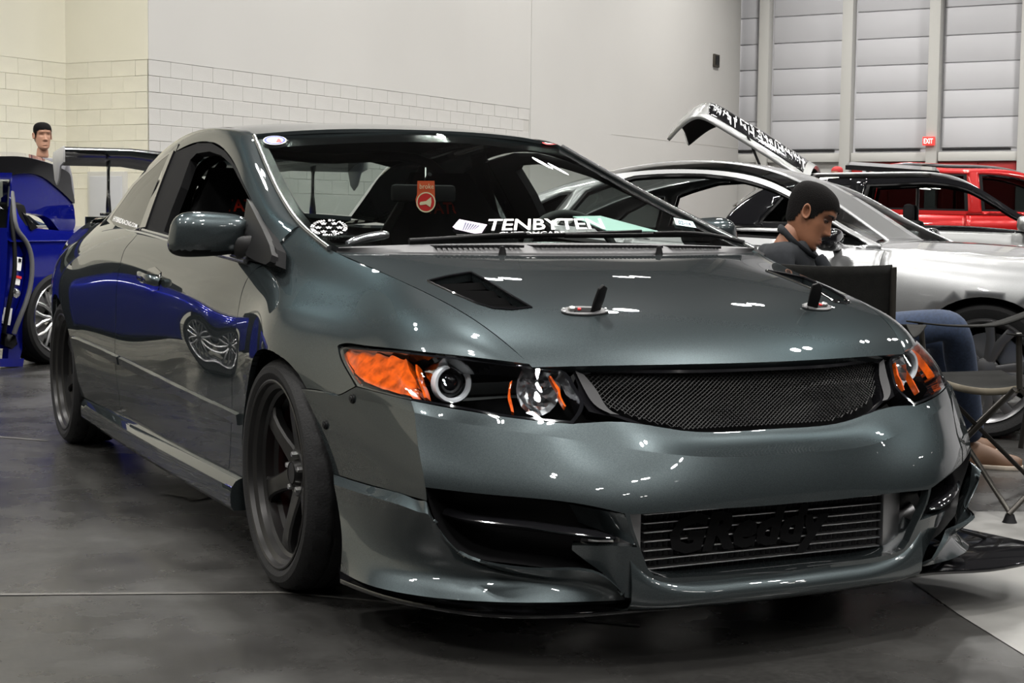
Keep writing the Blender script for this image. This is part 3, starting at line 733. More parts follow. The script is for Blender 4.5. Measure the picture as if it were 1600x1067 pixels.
# ---- lower lip: rows top, ledge, face, flare, edge, under; columns wheel arch .. fang
lipT = [at(521, 741, x=-.818), at(590, 762, x=-.799), at(640, 776.5, x=-.783), at(659, 782.3, x=-.7765), at(667, 785, x=-.773), at(670, 793, x=-.7715), at(675, 806, x=-.766), at(690, 835, x=-.748), at(715, 860, x=-.717), at(745, 873, z=.252), at(850, 887, z=.235), at(942, 897, z=.230), at(972, 925, z=.19)]
lipL = [at(522, 757, x=-.838), at(591, 779, x=-.818), at(641, 795, x=-.799), at(661, 801.3, x=-.7885), at(669, 804, x=-.783), at(673, 808, x=-.778), at(679, 815, x=-.771), at(694, 841, x=-.751), at(718, 864, x=-.719), at(747, 877, z=.249), at(851, 891, z=.232), at(943, 901, z=.227), at(974, 928, z=.187)]
lipF = [at(534, 856, x=-.850), at(590, 875, z=.200), at(650, 890, z=.200), at(683, 896, z=.200), at(700, 898, z=.200), at(715, 899.7, z=.200), at(730, 901, z=.200), at(767, 904, z=.200), at(800, 907, z=.200), at(833, 910, z=.200), at(890, 916, z=.197), at(950, 924, z=.188), at(976, 931, z=.18)]
lipB = [at(532, 892, z=.150), at(580, 915, z=.151), at(645, 929, z=.153), at(682, 934.4, z=.155), at(700, 936, z=.156), at(717, 937.4, z=.157), at(735, 938.5, z=.158), at(770, 940, z=.159), at(800, 941, z=.161), at(830, 941, z=.162), at(885, 941, z=.164), at(945, 939, z=.166), at(977, 937, z=.166)]
lipF = list(smooth_path(lipF, 4)); lipB = list(smooth_path(lipB, 4))
lipM = [.5*(a+b)+np.array([0, 0, .0]) for a, b in zip(lipL, lipF)]
lipM = [m+np.array([.006, .006, 0])*w for m, w in zip(lipM, [1, 1, 1, 1, 1, .9, .8, .6, .4, .2, 0, 0, 0])]
lipU = [b*np.array([.955, .955, 1])+np.array([0, 0, -.02]) for b in lipB]
LIP = Surf([lipT, lipL, lipM, lipF, lipB, lipU], rb=(1, 4), grid=60)
panel('bumper_lip', LIP, [(t, 0) for t in np.linspace(0, 12, 60)]+[(12, b) for b in np.linspace(0, 5, 12)[1:]]+[(t, 5) for t in np.linspace(12, 0, 60)[1:]]+[(0, b) for b in np.linspace(5, 0, 12)[1:-1]], PAINT, car, step=.02, depth=.006, mirror=True)
# centre lip under the intake: a rounded shelf
cl = [at(1012, 893, z=.215), at(1060, 900, z=.212), at(1130, 899, z=.212)]
clx = np.array([-.40, -.36, -.28, -.15, 0, .15, .28, .36, .40]); Pn = []
for x in clx:
    k = abs(x)/.40; zz = .205+.075*k**8; y0 = -1.105+.04*(abs(x)/.4)**2
    Pn.append([(x, y0+.16, zz-.005), (x, y0+.09, zz), (x, y0+.03, zz-.004), (x, y0-.005, zz-.02), (x, y0-.012, zz-.045), (x, y0-.008, .15), (x, y0+.06, .132)])
CLIP = Surf(np.array(Pn).transpose(1, 0, 2), grid=40)
panel('lip_shelf', CLIP, [(0, 0), (8, 0), (8, 6), (0, 6)], PAINT, car, step=.02, depth=.004)
# splitter blade
spR = [at(u, v, z=.118) for u, v in [(532, 903), (570, 918), (620, 933), (680, 945), (770, 956), (860, 957), (950, 952), (1040, 944)]]
spR = np.array(spR); spR[:, 0] -= .012; spR[:, 1] -= .03
edge = [tuple(p[:2]) for p in spR]; left = [(-x, y) for x, y in edge[::-1]]
left[-1] = (.99, -.55); left[-2] = (1.02, -.74); left[-3] = (1.01, -.90); left[-4] = (.86, -.965); left[-5] = (.66, -.985)
outl = [(-.80, -.33)]+edge+[(0., -1.0)]+left+[(.86, -.33)]
outl = np.array(outl); oc = curve(np.c_[outl[1:-1], np.zeros(len(outl)-2)], 60)[:, :2]
prism('front_splitter', [tuple(outl[0])]+[tuple(p) for p in oc]+[tuple(outl[-1])], .012, 'black_gloss', car, (np.array([0, 0, .112]), np.array([1., 0, 0]), np.array([0, 1., 0]), np.array([0, 0, 1.])), bev=.003)
tube('splitter_rod', [(.70, -.74, .20), (.95, -.70, .126)], .005, 'black_trim', car, 6)
tube('splitter_rod', [(.72, -.60, .20), (.95, -.56, .126)], .005, 'black_trim', car, 6)
# fog recess: back plate, its horizontal blade, and the sloping cheek towards the intake
fogp = [(655, 752), (740, 762), (890, 776), (985, 800), (1000, 860), (965, 880), (942, 899), (850, 892), (745, 878), (700, 858), (680, 835), (660, 790)]
panel('fog_recess', NOSE, pix(NOSE, fogp), 'black_trim', car, step=.03, depth=0, off=-.075, flip=None, mirror=True)
def quad_patch(name, rows, m, nu=14, nv=8, mirror=True, parent=None):
    S = Surf(rows); ga, gb = np.meshgrid(np.linspace(0, S.A, nu), np.linspace(0, S.B, nv)); P = S(ga.ravel(), gb.ravel()).reshape(nv, nu, 3)
    V, Fc = grid_mesh(P); new_obj(name, mesh_of(name, V, Fc), m, parent or car)
    if mirror: new_obj(name, mesh_of(name, V*NEG, [f[::-1] for f in Fc]), m, parent or car)
def nose_at(u, v, off=0.):
    ab = pix(NOSE, [(u, v)]); P = NOSE(ab[:, 0], ab[:, 1])[0]; N = NOSE.normal(ab[:, 0], ab[:, 1])[0]
    if N@(CP-P) < 0: N = -N
    return P+N*off, N
def npnt(u, v, off=0.): return nose_at(u, v, off)[0]
quad_patch('fog_cheek', [[npnt(975, 803.5, -.001), npnt(986, 828, -.001), npnt(993, 853, -.001)], [npnt(930, 797, -.035), npnt(938, 818, -.04), npnt(955, 844, -.035)], [npnt(885, 790, -.075), npnt(890, 812, -.075), npnt(900, 840, -.075)]], PAINT)
quad_patch('fog_lining', [[npnt(u, v, -.001) for u, v in fog_top], [npnt(u, v+1, -.076) for u, v in fog_top]], 'black_trim', 20, 3)
fl = [(666, 763), (672, 792), (690, 832), (718, 863), (745, 873), (800, 880.5), (850, 887), (900, 893), (942, 897)]
quad_patch('fog_lining', [[npnt(u, v, -.001) for u, v in fl], [npnt(u, v-2, -.078) for u, v in fl]], 'black_trim', 26, 3)
bl = np.array([npnt(u, v, o) for u, v, o in [(686, 815, -.045), (730, 819, -.03), (800, 825, -.02), (870, 832, -.014), (925, 839, -.012), (963, 844, -.012)]])
for sgn in (1, -1): tube('fog_blade', curve(bl, 24)*np.array([sgn, 1, 1]), np.r_[np.full(20, .011), [.010, .008, .006, .003]], 'black_gloss', car, 8, up=(0, 0, 1), sx=1.8)

# ---- intake: dark duct and the intercooler with its end tanks and fins
box('intake_duct', (0, -.62, .30), (1.0, .40, .22), 'black_matte', car)
ic = new_obj('intercooler', mesh_of('intercooler', *grid_mesh(np.array([[(-.34, -1.0, .17), (.315, -1.0, .17)], [(-.34, -1.0, .375), (.315, -1.0, .375)]]))), 'alloy_dark', car)
for k in range(10):
    z = .178+k*.0205
    box('cooler_tube', (-.0125, -1.012, z), (.655, .03, .0032), 'alloy', ic, bev=.001)
    zz = z+.0102
    P = []
    n = 90
    for i in range(n): P.append([(-.335+.65*i/(n-1), -1.004-.008*(i % 2), zz-.008), (-.335+.65*i/(n-1), -1.004-.008*(i % 2), zz+.008)])
    V, Fc = grid_mesh(np.array(P)); o = new_obj('cooler_fin', mesh_of('cooler_fin', V, Fc, False), 'alloy_dark', ic); o['kind'] = 'stuff'
def tank(x0, x1, sgn):
    prism('end_tank', [(x0, .165), (x1, .165), (x1, .38), (x0, .38)], .09, 'alloy', ic, (np.array([0, -1.03, 0]), np.array([1., 0, 0]), np.array([0, 0, 1.]), np.array([0, 1., 0])), bev=.012)
    tube('hose_spigot', [((x0+x1)/2+sgn*.02, -.985, .27), ((x0+x1)/2+sgn*.09, -.975, .285)], .03, 'alloy', ic, 14)
tank(-.405, -.345, -1); tank(.32, .375, 1)
# stencilled letters sprayed black on the fins
V, Fc, w_ = text_geo('GReddy', .05, .25)
P = np.array([(-.275+.44*v[0]/w_, -1.0295, .222+.115*v[1]) for v in V])
new_obj('stencil_lettering', mesh_of('stencil_lettering', P, Fc, False), 'black_matte', ic)

mat('satin_dark', (.05, .05, .052), .6, spec=.1)
# ---- grille: surround, wire mesh, dark core
gr = pix(NOSE, [(1072, 674), (1010, 660), (962, 643), (935, 612), (913, 582), (960, 581), (1050, 579)], None)
g_half = join([(0, 2.02)], [(a, 2.02) for a in np.linspace(.3, 1.0, 4)], pix(NOSE, [(1012, 660), (962, 642), (936, 612), (913, 583)]), [(a, .12) for a in np.linspace(1.9, 0, 12)])
gi = offset_poly(nmir(g_half)*np.array([.1, .1]), .012)/.1
mesh_off = -.03
panel('grille_surround', NFULL, nmir(join([(a, 2.06) for a in np.linspace(0, 1.3, 6)], pix(NOSE, [(1005, 662), (962, 646), (922, 638), (905, 600), (896, 576)]), [(a, .0) for a in np.linspace(2.3, 0, 12)])), 'black_gloss', car, [nmir(g_half)], step=.03, depth=.03, off=-.012)
panel('grille_core', NFULL, nmir(join([(a, 2.3) for a in np.linspace(0, 2.6, 6)], [(2.6, 0)], [(0, 0)])), 'black_matte', car, step=.06, depth=0, off=-.13)
_ga, _gb = np.meshgrid(np.linspace(5.8, 12.2, 90), np.linspace(0, 2.3, 40)); _gp = NFULL(_ga.ravel(), _gb.ravel())
def mesh_inv(xx, zz):
    """(a,b) on the nose for given x,z"""
    ii = [((_gp[:, 0]-x)**2+(_gp[:, 2]-z)**2).argmin() for x, z in zip(xx, zz)]; a = _ga.ravel()[ii].copy(); b = _gb.ravel()[ii].copy(); e = 1e-3
    for it in range(5):
        p = NFULL(a, b); ja = (NFULL(a+e, b)-p)/e; jb = (NFULL(a, b+e)-p)/e; r0, r1 = xx-p[:, 0], zz-p[:, 2]
        det = ja[:, 0]*jb[:, 2]-ja[:, 2]*jb[:, 0]; det = np.where(abs(det) < 1e-7, 1e-7, det)
        a = np.clip(a+np.clip((r0*jb[:, 2]-r1*jb[:, 0])/det, -.3, .3), 5, 13); b = np.clip(b+np.clip((ja[:, 0]*r1-ja[:, 2]*r0)/det, -.3, .3), 0, 3)
    return np.stack([a, b], 1)
def wires():
    poly = nmir(g_half); S = NFULL; sp = .0115; K = []; X = []; Z = []; nz = 26
    for fam in (1, -1):
        for k in range(-48, 49):
            zz = np.linspace(.505, .662, nz); xx = k*sp+fam*(zz-.58)*1.3
            if abs(xx).min() < .46: X.append(xx); Z.append(zz)
    X = np.array(X); Z = np.array(Z); AB = mesh_inv(X.ravel(), Z.ravel()); OK_ = inside(poly, AB).reshape(X.shape); AB = AB.reshape(X.shape+(2,))
    V = []; Fc = []
    N0 = np.array([0, -1., 0])
    for ab, ok in zip(AB, OK_):
        i = 0
        while i < nz:
            if not ok[i]: i += 1; continue
            j = i
            while j+1 < nz and ok[j+1]: j += 1
            if j-i >= 2:
                q = ab[np.unique([i, (2*i+j)//3, (i+2*j)//3, j])]; P = S(q[:, 0], q[:, 1]); P = P+np.array([0, -mesh_off, 0])
                d = P[-1]-P[0]; d /= np.linalg.norm(d); s_ = np.cross(d, N0); s_ /= np.linalg.norm(s_); o = len(V); r = .0014
                for p in P: V += [p+r*s_, p+r*N0, p-r*s_]
                for t in range(len(P)-1): Fc += [(o+3*t, o+3*t+1, o+3*t+4, o+3*t+3), (o+3*t+1, o+3*t+2, o+3*t+5, o+3*t+4)]
            i = j+1
    o = new_obj('grille_mesh', mesh_of('grille_mesh', V, Fc, False), 'grille_wire', car); o['kind'] = 'stuff'
wires()
quad_patch('grille_trim', [[npnt(899, 578, -.004), npnt(913, 583, -.008)], [npnt(915, 610, -.004), npnt(936, 612, -.008)], [npnt(932, 633, -.003), npnt(955, 639, -.006)], [npnt(955, 645, -.003), npnt(968, 646, -.004)]], 'satin_dark', 4, 14)

# ---- headlamps
mat('soft_chrome', (.9, .91, .93), .22, metal=1.)
hl_poly = join(pix(NOSE, hl_bot, 30), pix(NOSE, hl_low_tip, 14)[1:], pix(NOSE, hl_top, 40)[1:], pix(NOSE, [(823, 569), (860, 573), (882, 577), (905, 610), (915, 632), (907, 650), (896, 662)], 18)[1:-1])
hls = []
for sgn in (1, -1):
    h = new_obj('headlamp', bpy.data.meshes.new('headlamp'), None, car); hls.append(h)
def both(objs):
    for o, h in zip(objs, hls): o.parent = h
both(panel('lens', NOSE, hl_poly, 'lamp_lens', None, step=.02, depth=.0, off=-.001, gap=.004, mirror=True))
both(panel('bezel', NOSE, hl_poly, 'black_gloss', None, step=.02, depth=.05, off=-.003, gap=.0035, holes=[(offset_poly(np.array(hl_poly)*.1, .0115)/.1)], mirror=True))
both(panel('housing', NOSE, hl_poly, 'black_matte', None, step=.03, depth=.0, off=-.165, mirror=True))
am = [(533, 546), (548, 543), (600, 550), (630, 556), (640, 585), (651, 618), (625, 613), (590, 604), (562, 592), (545, 572)]
amb = panel('turn_signal', NOSE, pix(NOSE, am), 'amber', None, step=.012, depth=.03, off=-.014, mirror=True, lift=lambda P: .006*np.sin(P[:, 1]*95)*np.cos(P[:, 2]*70)); both(amb)
both(panel('amber_strip', NOSE, pix(NOSE, [(642, 562), (645, 562.5), (649.5, 590), (660, 616), (656, 616), (646, 590)]), 'amber', None, step=.02, depth=.02, off=-.018, mirror=True))
def mirror_obj(o, parent):
    me = o.data.copy()
    for v in me.vertices: v.co.x = -v.co.x
    me.flip_normals(); q = bpy.data.objects.new(o.name, me); COL.objects.link(q); q.parent = parent; return q
fdir = np.array([-.12, -1., 0.03]); fdir /= np.linalg.norm(fdir)
def behind_nose(u, v, d): q = npnt(u, v); w = ray(u, v); return q+w/np.linalg.norm(w)*d
pc = behind_nose(703, 598, .105)
fr = frame_from(pc, fdir)
ring = lathe('halo_ring', [(.034, .012), (.034, .020), (.037, .026), (.043, .027), (.046, .022), (.046, .0), (.044, -.01)], 'chrome', hls[0], fr, 40); mirror_obj(ring, hls[1])
mat('halo_white', (.62, .64, .66), .35); ring.data.materials[0] = MATS['halo_white']
for o in list(hls[1].children):
    if o.name.startswith('halo_ring'): o.data.materials[0] = MATS['halo_white']
sh = lathe('projector_shroud', [(.046, .0), (.052, -.02), (.055, -.05)], 'chrome', hls[0], fr, 32); mirror_obj(sh, hls[1])
pl = lathe('projector_lens', [(.0001, .018), (.010, .017), (.020, .013), (.028, .006), (.034, -.004)], 'black_gloss', hls[0], fr, 32, 180); mirror_obj(pl, hls[1])
# high-beam bowl: faceted reflector
rc = behind_nose(838, 606, .07); fr2 = frame_from(rc, np.array([-.05, -1, .02]))
o_, ex, ey, ez = fr2; V = []; n, mrow = 18, 6
for j in range(mrow+1):
    for i in range(n):
        t = 2*math.pi*i/n; r = .060*(j/mrow); V.append(o_+ex*r*math.cos(t)*.92+ey*r*math.sin(t)*1.05+ez*(-.045*(1-(j/mrow)**2)+.012*rnd.random()*(0 < j < mrow)+.012))
Fc = [(j*n+i, j*n+(i+1) % n, (j+1)*n+(i+1) % n, (j+1)*n+i) for j in range(mrow) for i in range(n)]
rf = new_obj('reflector', mesh_of('reflector', V, Fc, False), 'soft_chrome', hls[0]); mirror_obj(rf, hls[1])
bulb = lathe('bulb', [(.0001, .03), (.006, .027), (.008, .02), (.008, -.02)], 'chrome', hls[0], (o_, ex, ey, ez), 14); mirror_obj(bulb, hls[1])
both(panel('side_marker', NOSE, pix(NOSE, [(794, 585), (798, 582), (795, 600), (803, 632), (799, 630), (792.5, 612)]), 'amber', None, step=.02, depth=.015, off=-.035, mirror=True))
both(panel('side_marker', NOSE, pix(NOSE, [(859, 583), (862, 583.5), (877, 604), (886, 630), (884, 631), (873, 606)]), 'amber', None, step=.02, depth=.015, off=-.012, mirror=True))
# bumper bolts by the wheel arch
for u, v, r in ((551, 623, .012), (509, 664, .0115)):
    p, N = nose_at(u, v)
    b = lathe('bumper_bolt', [(.0001, .007), (r*.5, .007), (r*.55, .0045), (r*.9, .004), (r, .0)], 'black_trim', car, frame_from(p, N), 16); mirror_obj(b, car)
# ---- glass house
ws_e = [(.687, .045, .897), (.688, .31, .962), (.665, .505, 1.024), (.635, .73, 1.102), (.607, .93, 1.172), (.57, 1.142, 1.254)]
ws_c = [(0, -.01, .912), (0, .16, .985), (0, .34, 1.055), (0, .59, 1.145), (0, .80, 1.213), (0, 1.02, 1.281)]
ws_e = smooth_path(ws_e, 3); ws_c = smooth_path(ws_c, 3)
def cross(e, c, ss=(-1, -.75, -.5, -.25, 0, .25, .5, .75, 1), py=2.2, pz=2.2):
    e, c = np.array(e), np.array(c); return [(s*e[0], c[1]+(e[1]-c[1])*abs(s)**py, c[2]+(e[2]-c[2])*abs(s)**pz) for s in ss]
WS = Surf([cross(e, c, py=1.75, pz=1.75) for e, c in zip(ws_e, ws_c)])
rect = lambda S, a0, a1, b0, b1, n=16: join([(a, b0) for a in np.linspace(a0, a1, n)], [(a1, b) for b in np.linspace(b0, b1, n)[1:]], [(a, b1) for a in np.linspace(a1, a0, n)[1:]], [(a0, b) for b in np.linspace(b1, b0, n)[1:-1]])
panel('windscreen', WS, rect(WS, .02, 7.98, .02, 4.99), 'windscreen_glass', car, step=.05, depth=0, off=-.004)
# black printed border of the windscreen
panel('windscreen_border', WS, rect(WS, 0, 8, 0, 5, 30), 'black_gloss', car, [rect(WS, .20, 7.80, .22, 4.45, 20)], step=.03, depth=0, off=-.0065)
# bright edge strips
for sgn in (1, -1):
    P = WS(np.zeros(40), np.linspace(.05, 4.9, 40))*np.array([sgn, 1, 1]); tube('windscreen_moulding', P+np.array([-.002*sgn, -.002, .003]), .0075, 'cowl_trim' if 'cowl_trim' in MATS else mat('cowl_trim', (.30, .31, .32), .16, metal=.9), car, 8)
rf_e = [(.57, 1.142, 1.256), (.568, 1.35, 1.284), (.560, 1.62, 1.300), (.548, 1.95, 1.296), (.525, 2.3, 1.266), (.50, 2.60, 1.215)]
rf_c = [(0, 1.02, 1.283), (0, 1.28, 1.312), (0, 1.62, 1.328), (0, 2.0, 1.330), (0, 2.35, 1.315), (0, 2.70, 1.275)]
rf_e = smooth_path(rf_e, 4); rf_c = smooth_path(rf_c, 4)
ROOF = Surf([cross(e, c, py=2.2, pz=2.6) for e, c in zip(rf_e, rf_c)])
panel('roof', ROOF, rect(ROOF, 0, 8, 0, 5, 20), PAINT, car, [rect(ROOF, 2.1, 5.9, 1.05, 2.6, 12)], step=.05, depth=.012, gap=.001)
panel('sunroof', ROOF, rect(ROOF, 2.1, 5.9, 1.05, 2.6, 12), 'black_gloss', car, step=.06, depth=.02, gap=.004)
rw_e = [(.50, 2.60, 1.215), (.515, 2.85, 1.13), (.535, 3.08, 1.045), (.55, 3.25, .985)]; rw_c = [(0, 2.70, 1.275), (0, 2.95, 1.18), (0, 3.2, 1.085), (0, 3.40, 1.005)]
RWIN = Surf([cross(e, c) for e, c in zip(rw_e, rw_c)])
panel('rear_window', RWIN, rect(RWIN, .1, 7.9, .05, 2.95), 'windscreen_glass', car, step=.06, depth=0)
tr_e = [(.55, 3.25, .985), (.585, 3.45, .972), (.56, 3.72, .962), (.44, 3.90, .945)]; tr_c = [(0, 3.40, 1.005), (0, 3.6, 1.0), (0, 3.82, .995), (0, 3.96, .975)]
TRK = Surf([cross(e, c) for e, c in zip(tr_e, tr_c)]); panel('trunk_lid', TRK, rect(TRK, 0, 8, 0, 3), PAINT, car, step=.05, depth=.02)
tl_ = [[(s*.60, 3.885-.0*abs(s), z) for s in (-1, -.5, 0, .5, 1)] for z in (.97, .75, .5, .24)]
for r in tl_:
    for i, s in enumerate((-1, -.5, 0, .5, 1)): r[i] = (r[i][0], 3.99-.11*s*s-.02*(r[i][2] > .9), r[i][2])
RB = Surf(tl_); panel('rear_bumper', RB, rect(RB, 0, 4, 0, 3), PAINT, car, step=.08, depth=.01)

# ---- side frame: A-pillar, rail and C-pillar in one sweep
b_in = [(.690, .25, .945), (.687, .33, .967), (.665, .505, 1.024), (.635, .73, 1.102), (.607, .93, 1.172), (.572, 1.142, 1.254), (.568, 1.38, 1.287), (.560, 1.62, 1.300), (.547, 1.95, 1.297), (.523, 2.3, 1.266), (.50, 2.60, 1.215), (.525, 2.95, 1.10), (.56, 3.28, .985)]
b_out = [(.760, .315, .899), (.752, .465, .968), (.732, .625, 1.03), (.702, .83, 1.095), (.675, .995, 1.147), (.65, 1.213, 1.206), (.635, 1.43, 1.240), (.633, 1.62, 1.247), (.640, 1.9, 1.224), (.660, 2.2, 1.166), (.682, 2.40, 1.10), (.745, 2.58, .975), (.775, 2.80, .91)]
b_cr = []
for i, (p, q) in enumerate(zip(b_in, b_out)):
    p, q = np.array(p), np.array(q); m = .5*(p+q); t = [.003, .010, .013, .013, .015, .018, .021, .023, .024, .024, .026, .02, .012][i]
    b_cr.append(m+np.array([t*.75, -t*.15 if i < 6 else t*.2, t*.65]))
band = np.array([[(-p[0], p[1], p[2]) for p in row] for row in (b_in, b_cr, b_out)])
BAND = Surf(band, grid=120)
panel('side_frame', BAND, join([(a, 0) for a in np.linspace(12, .35, 60)], pix(BAND, [(465, 354), (452, 363.5), (441, 375), (434, 387)]), [(a, 2) for a in np.linspace(.1, 12, 60)]), PAINT, car, step=.025, depth=.012, mirror=True)

# ---- side glass plane
def wfun(a, b):
    y = a+.1; z = b+.80; w = .785-.40*(z-.9)-.16*np.maximum(z-.9, 0)**2-.018*np.maximum(y-1.9, 0)**2
    return np.stack([-w, y, z], -1)
WIN = FSurf(wfun, 2.9, .5, grid=120)
f_out = [(433, 390), (405, 338), (394, 316), (368, 261), (351, 236), (331, 224), (310, 224), (289, 232), (275, 238), (262, 262), (248, 296), (230, 345), (225, 360), (246, 366), (268, 373), (330, 390), (390, 407), (432, 415)]
f_hole = [(397, 322), (363, 258), (346, 243), (328, 237), (308, 240), (298, 250), (283, 292), (268, 330), (257, 362), (268, 366.5), (330, 382), (392, 398)]
panel('window_frame', WIN, pix(WIN, f_out), 'black_matte', car, [pix(WIN, f_hole)], step=.03, depth=.03, off=.002, mirror=True)
qg = [(266, 241), (252, 252), (239, 264), (224, 277), (210, 291), (193, 315), (178, 336), (173, 344), (180, 351.5), (192, 356), (206, 360), (222, 354)]
qw = panel('quarter_window', WIN, pix(WIN, qg), 'dark_glass', car, step=.05, depth=.0, off=.003, mirror=True)
panel('quarter_trim', WIN, pix(WIN, [(268, 237), (252, 248), (239, 260), (224, 273), (208, 288), (190, 313), (174, 336), (168, 345), (178, 355), (192, 360), (208, 364), (228, 360)]), 'black_gloss', car, [pix(WIN, qg)], step=.04, depth=.01, off=.0035, mirror=True)
panel('quarter_backing', WIN, pix(WIN, qg), 'black_matte', car, step=.08, depth=.0, off=-.03, mirror=True)
text_decal('lettering', WIN, [(178, 346), (216, 357.5), (217, 351), (181, 338)], 'HYBRIDRACING.COM', 'white_vinyl', car, .01, off=.006)
panel('pillar_strip', WIN, pix(WIN, [(270, 238), (275, 237), (231, 356), (222, 357)]), 'black_gloss', car, step=.04, depth=.012, off=.010, mirror=True)
# belt mouldings, bright lower strips
def belt(pts, r, m, off):
    ab = pix(WIN, pts, 24); P = WIN(ab[:, 0], ab[:, 1])+np.array([-off, 0, 0])
    o = tube('belt_moulding', P, r, m, car, 8); mirror_obj(o, car)
belt([(227, 360), (268, 371), (330, 388), (392, 404)], .008, 'cowl_trim', .008)
belt([(204, 360.5), (235, 367), (268, 377), (330, 393), (390, 408)], .0075, 'cowl_trim', .012)

# ---- door mirror
def mirror_shell(sgn):
    c = at(327, 366, x=-.872); dx, dy, dz = .116, .062, .0655; n, m_ = 40, 22; V = []
    def sp(t, p): return math.copysign(abs(math.cos(t))**p, math.cos(t)), math.copysign(abs(math.sin(t))**p, math.sin(t))
    P = []
    for j in range(m_+1):
        ph = math.pi*j/m_; rr = max(math.sin(ph), 0)**.62; yy = -math.cos(ph); row = []
        yy = yy*dy if yy < 0 else yy*.02
        for i in range(n):
            cx, cz = sp(2*math.pi*i/n, .58)
            x = cx*dx*rr; z = cz*dz*rr
            z *= 1-.10*(x/dx); x += .012*(z/dz)
            y = yy+.018*(-x/dx)*1.0
            row.append(c+np.array([x, y, z]))
        P.append(row)
    P = np.array(P); P[..., 0] *= sgn
    root = new_obj('door_mirror', bpy.data.meshes.new('door_mirror'), None, car)
    V, Fc = grid_mesh(P, closed_u=True)
    # paint above, black plastic below
    top = [f for f in Fc if np.mean([V[i][2] for i in f]) > c[2]-.047]; bot = [f for f in Fc if f not in top]
    new_obj('cap', mesh_of('cap', V, top, True, 180), PAINT, root); new_obj('lower_shell', mesh_of('lower_shell', V*1.0, bot, True, 180), 'black_trim', root)
    gp = np.array([c+np.array([.1*math.cos(t)*1.0, .024, .052*math.sin(t)]) for t in np.linspace(0, 2*math.pi, 24, endpoint=False)]); gp[:, 0] *= sgn
    new_obj('mirror_glass', mesh_of('mirror_glass', gp, [tuple(range(24))], False), 'chrome', root)
    arm = [at(376, 388, x=-.81), at(392, 390, x=-.79), at(408, 390, x=-.765)]
    tube('arm', curve(np.array(arm)*np.array([sgn, 1, 1]), 10), np.linspace(.035, .05, 10), 'black_trim', root, 12, up=(0, 0, 1), sx=.7)
    return root
mR, mL = mirror_shell(1), mirror_shell(-1)
sail = panel('mirror_sail', WIN, pix(WIN, [(394, 314), (404, 333), (418, 360), (430, 386), (434, 402), (431, 412), (424, 417), (410, 412), (393, 403), (390, 385), (389, 350)]), 'black_trim', None, step=.03, depth=.02, off=.018, mirror=True)
sail[0].parent = mR; sail[1].parent = mL
# ---- door handles
def handle(sgn, par):
    q = sidep(1.40, .768); 
    P = curve([sidep(1.46, .770, .004), sidep(1.44, .772, .028), sidep(1.36, .768, .034), sidep(1.27, .762, .030), sidep(1.245, .760, .006)], 16)*np.array([sgn, 1, 1])
    h = tube('handle', P, np.r_[.012, .015, np.full(12, .0165), .015, .012], PAINT, par, 10, up=(0, 0, 1), sx=.6)
    ab = side_yz([(1.45, .80), (1.36, .81), (1.27, .795), (1.25, .77), (1.27, .735), (1.36, .725), (1.44, .735), (1.47, .77)])
    r = panel('handle_cup', SIDE, ab, 'black_gloss', par, step=.02, depth=.002, off=.0015, mirror=False)
    if sgn < 0:
        for v in r.data.vertices: v.co.x = -v.co.x
        r.data.flip_normals()
handle(1, doors[0]); handle(-1, doors[1])
lk = lathe('key_cap', [(.0001, .012), (.012, .011), (.016, .004), (.017, 0)], 'chrome', doors[0], frame_from(sidep(1.50, .765, .001), (-1, 0, .1)), 16)

# ---- cowl, wipers
cw = []
for t in np.linspace(-1, 1, 41):
    k = abs(t); x = t*.672; ye = -.16+(.03+.16)*k**2; yb = .0+(.035)*k**2.0
    z0 = .891+.001*k**2.6; z1 = .918-.014*k**2.2
    cw.append([(x, ye+.012, z0-.012), (x, ye+.016, z0+.003), (x, (ye+yb)/2, .5*(z0+z1)+.006), (x, yb-.005, z1+.002)])
V, Fc = grid_mesh(np.array(cw)); new_obj('cowl', mesh_of('cowl', V, Fc), 'cowl_plastic', car)
def slats(x0, x1, n):
    bm = bmesh.new()
    for i in range(n):
        x = x0+(x1-x0)*i/(n-1); k = abs(x)/.672; ye = -.16+.19*k**2; yb = .035*k**2; ym = (ye+yb)/2; z = .908-.008*k**2.3
        b2 = box_bm((x, ym, z+.004), (.0062, max((yb-ye)*.55, .02), .007)); me = bpy.data.meshes.new('t'); b2.to_mesh(me); b2.free(); bm.from_mesh(me); bpy.data.meshes.remove(me)
    o = bm_obj('cowl_slats', bm, 'black_matte', car, False); o['kind'] = 'stuff'
slats(-.42, -.19, 17); slats(-.14, .26, 29); slats(.31, .50, 14)
for u in (785, 1030):
    p = at(u, 392, y=-.13); lathe('washer_nozzle', [(.0001, .026), (.007, .024), (.009, .012), (.012, 0)], 'black_trim', car, (p+np.array([0, 0, -.012]), np.array([1., 0, 0]), np.array([0, 1., 0]), np.array([0, 0, 1.])), 12)
def wiper(p, label, chrome_tip=False):
    w = new_obj('wiper', bpy.data.meshes.new('wiper'), None, car); p = [np.array(q) for q in p]
    return w
def ws_pt(u, v, off): 
    ab = pix(WS, [(u, v)]); P = WS(ab[:, 0], ab[:, 1])[0]; N = WS.normal(ab[:, 0], ab[:, 1])[0]; N = N if N[2] > 0 else -N; return P+N*off
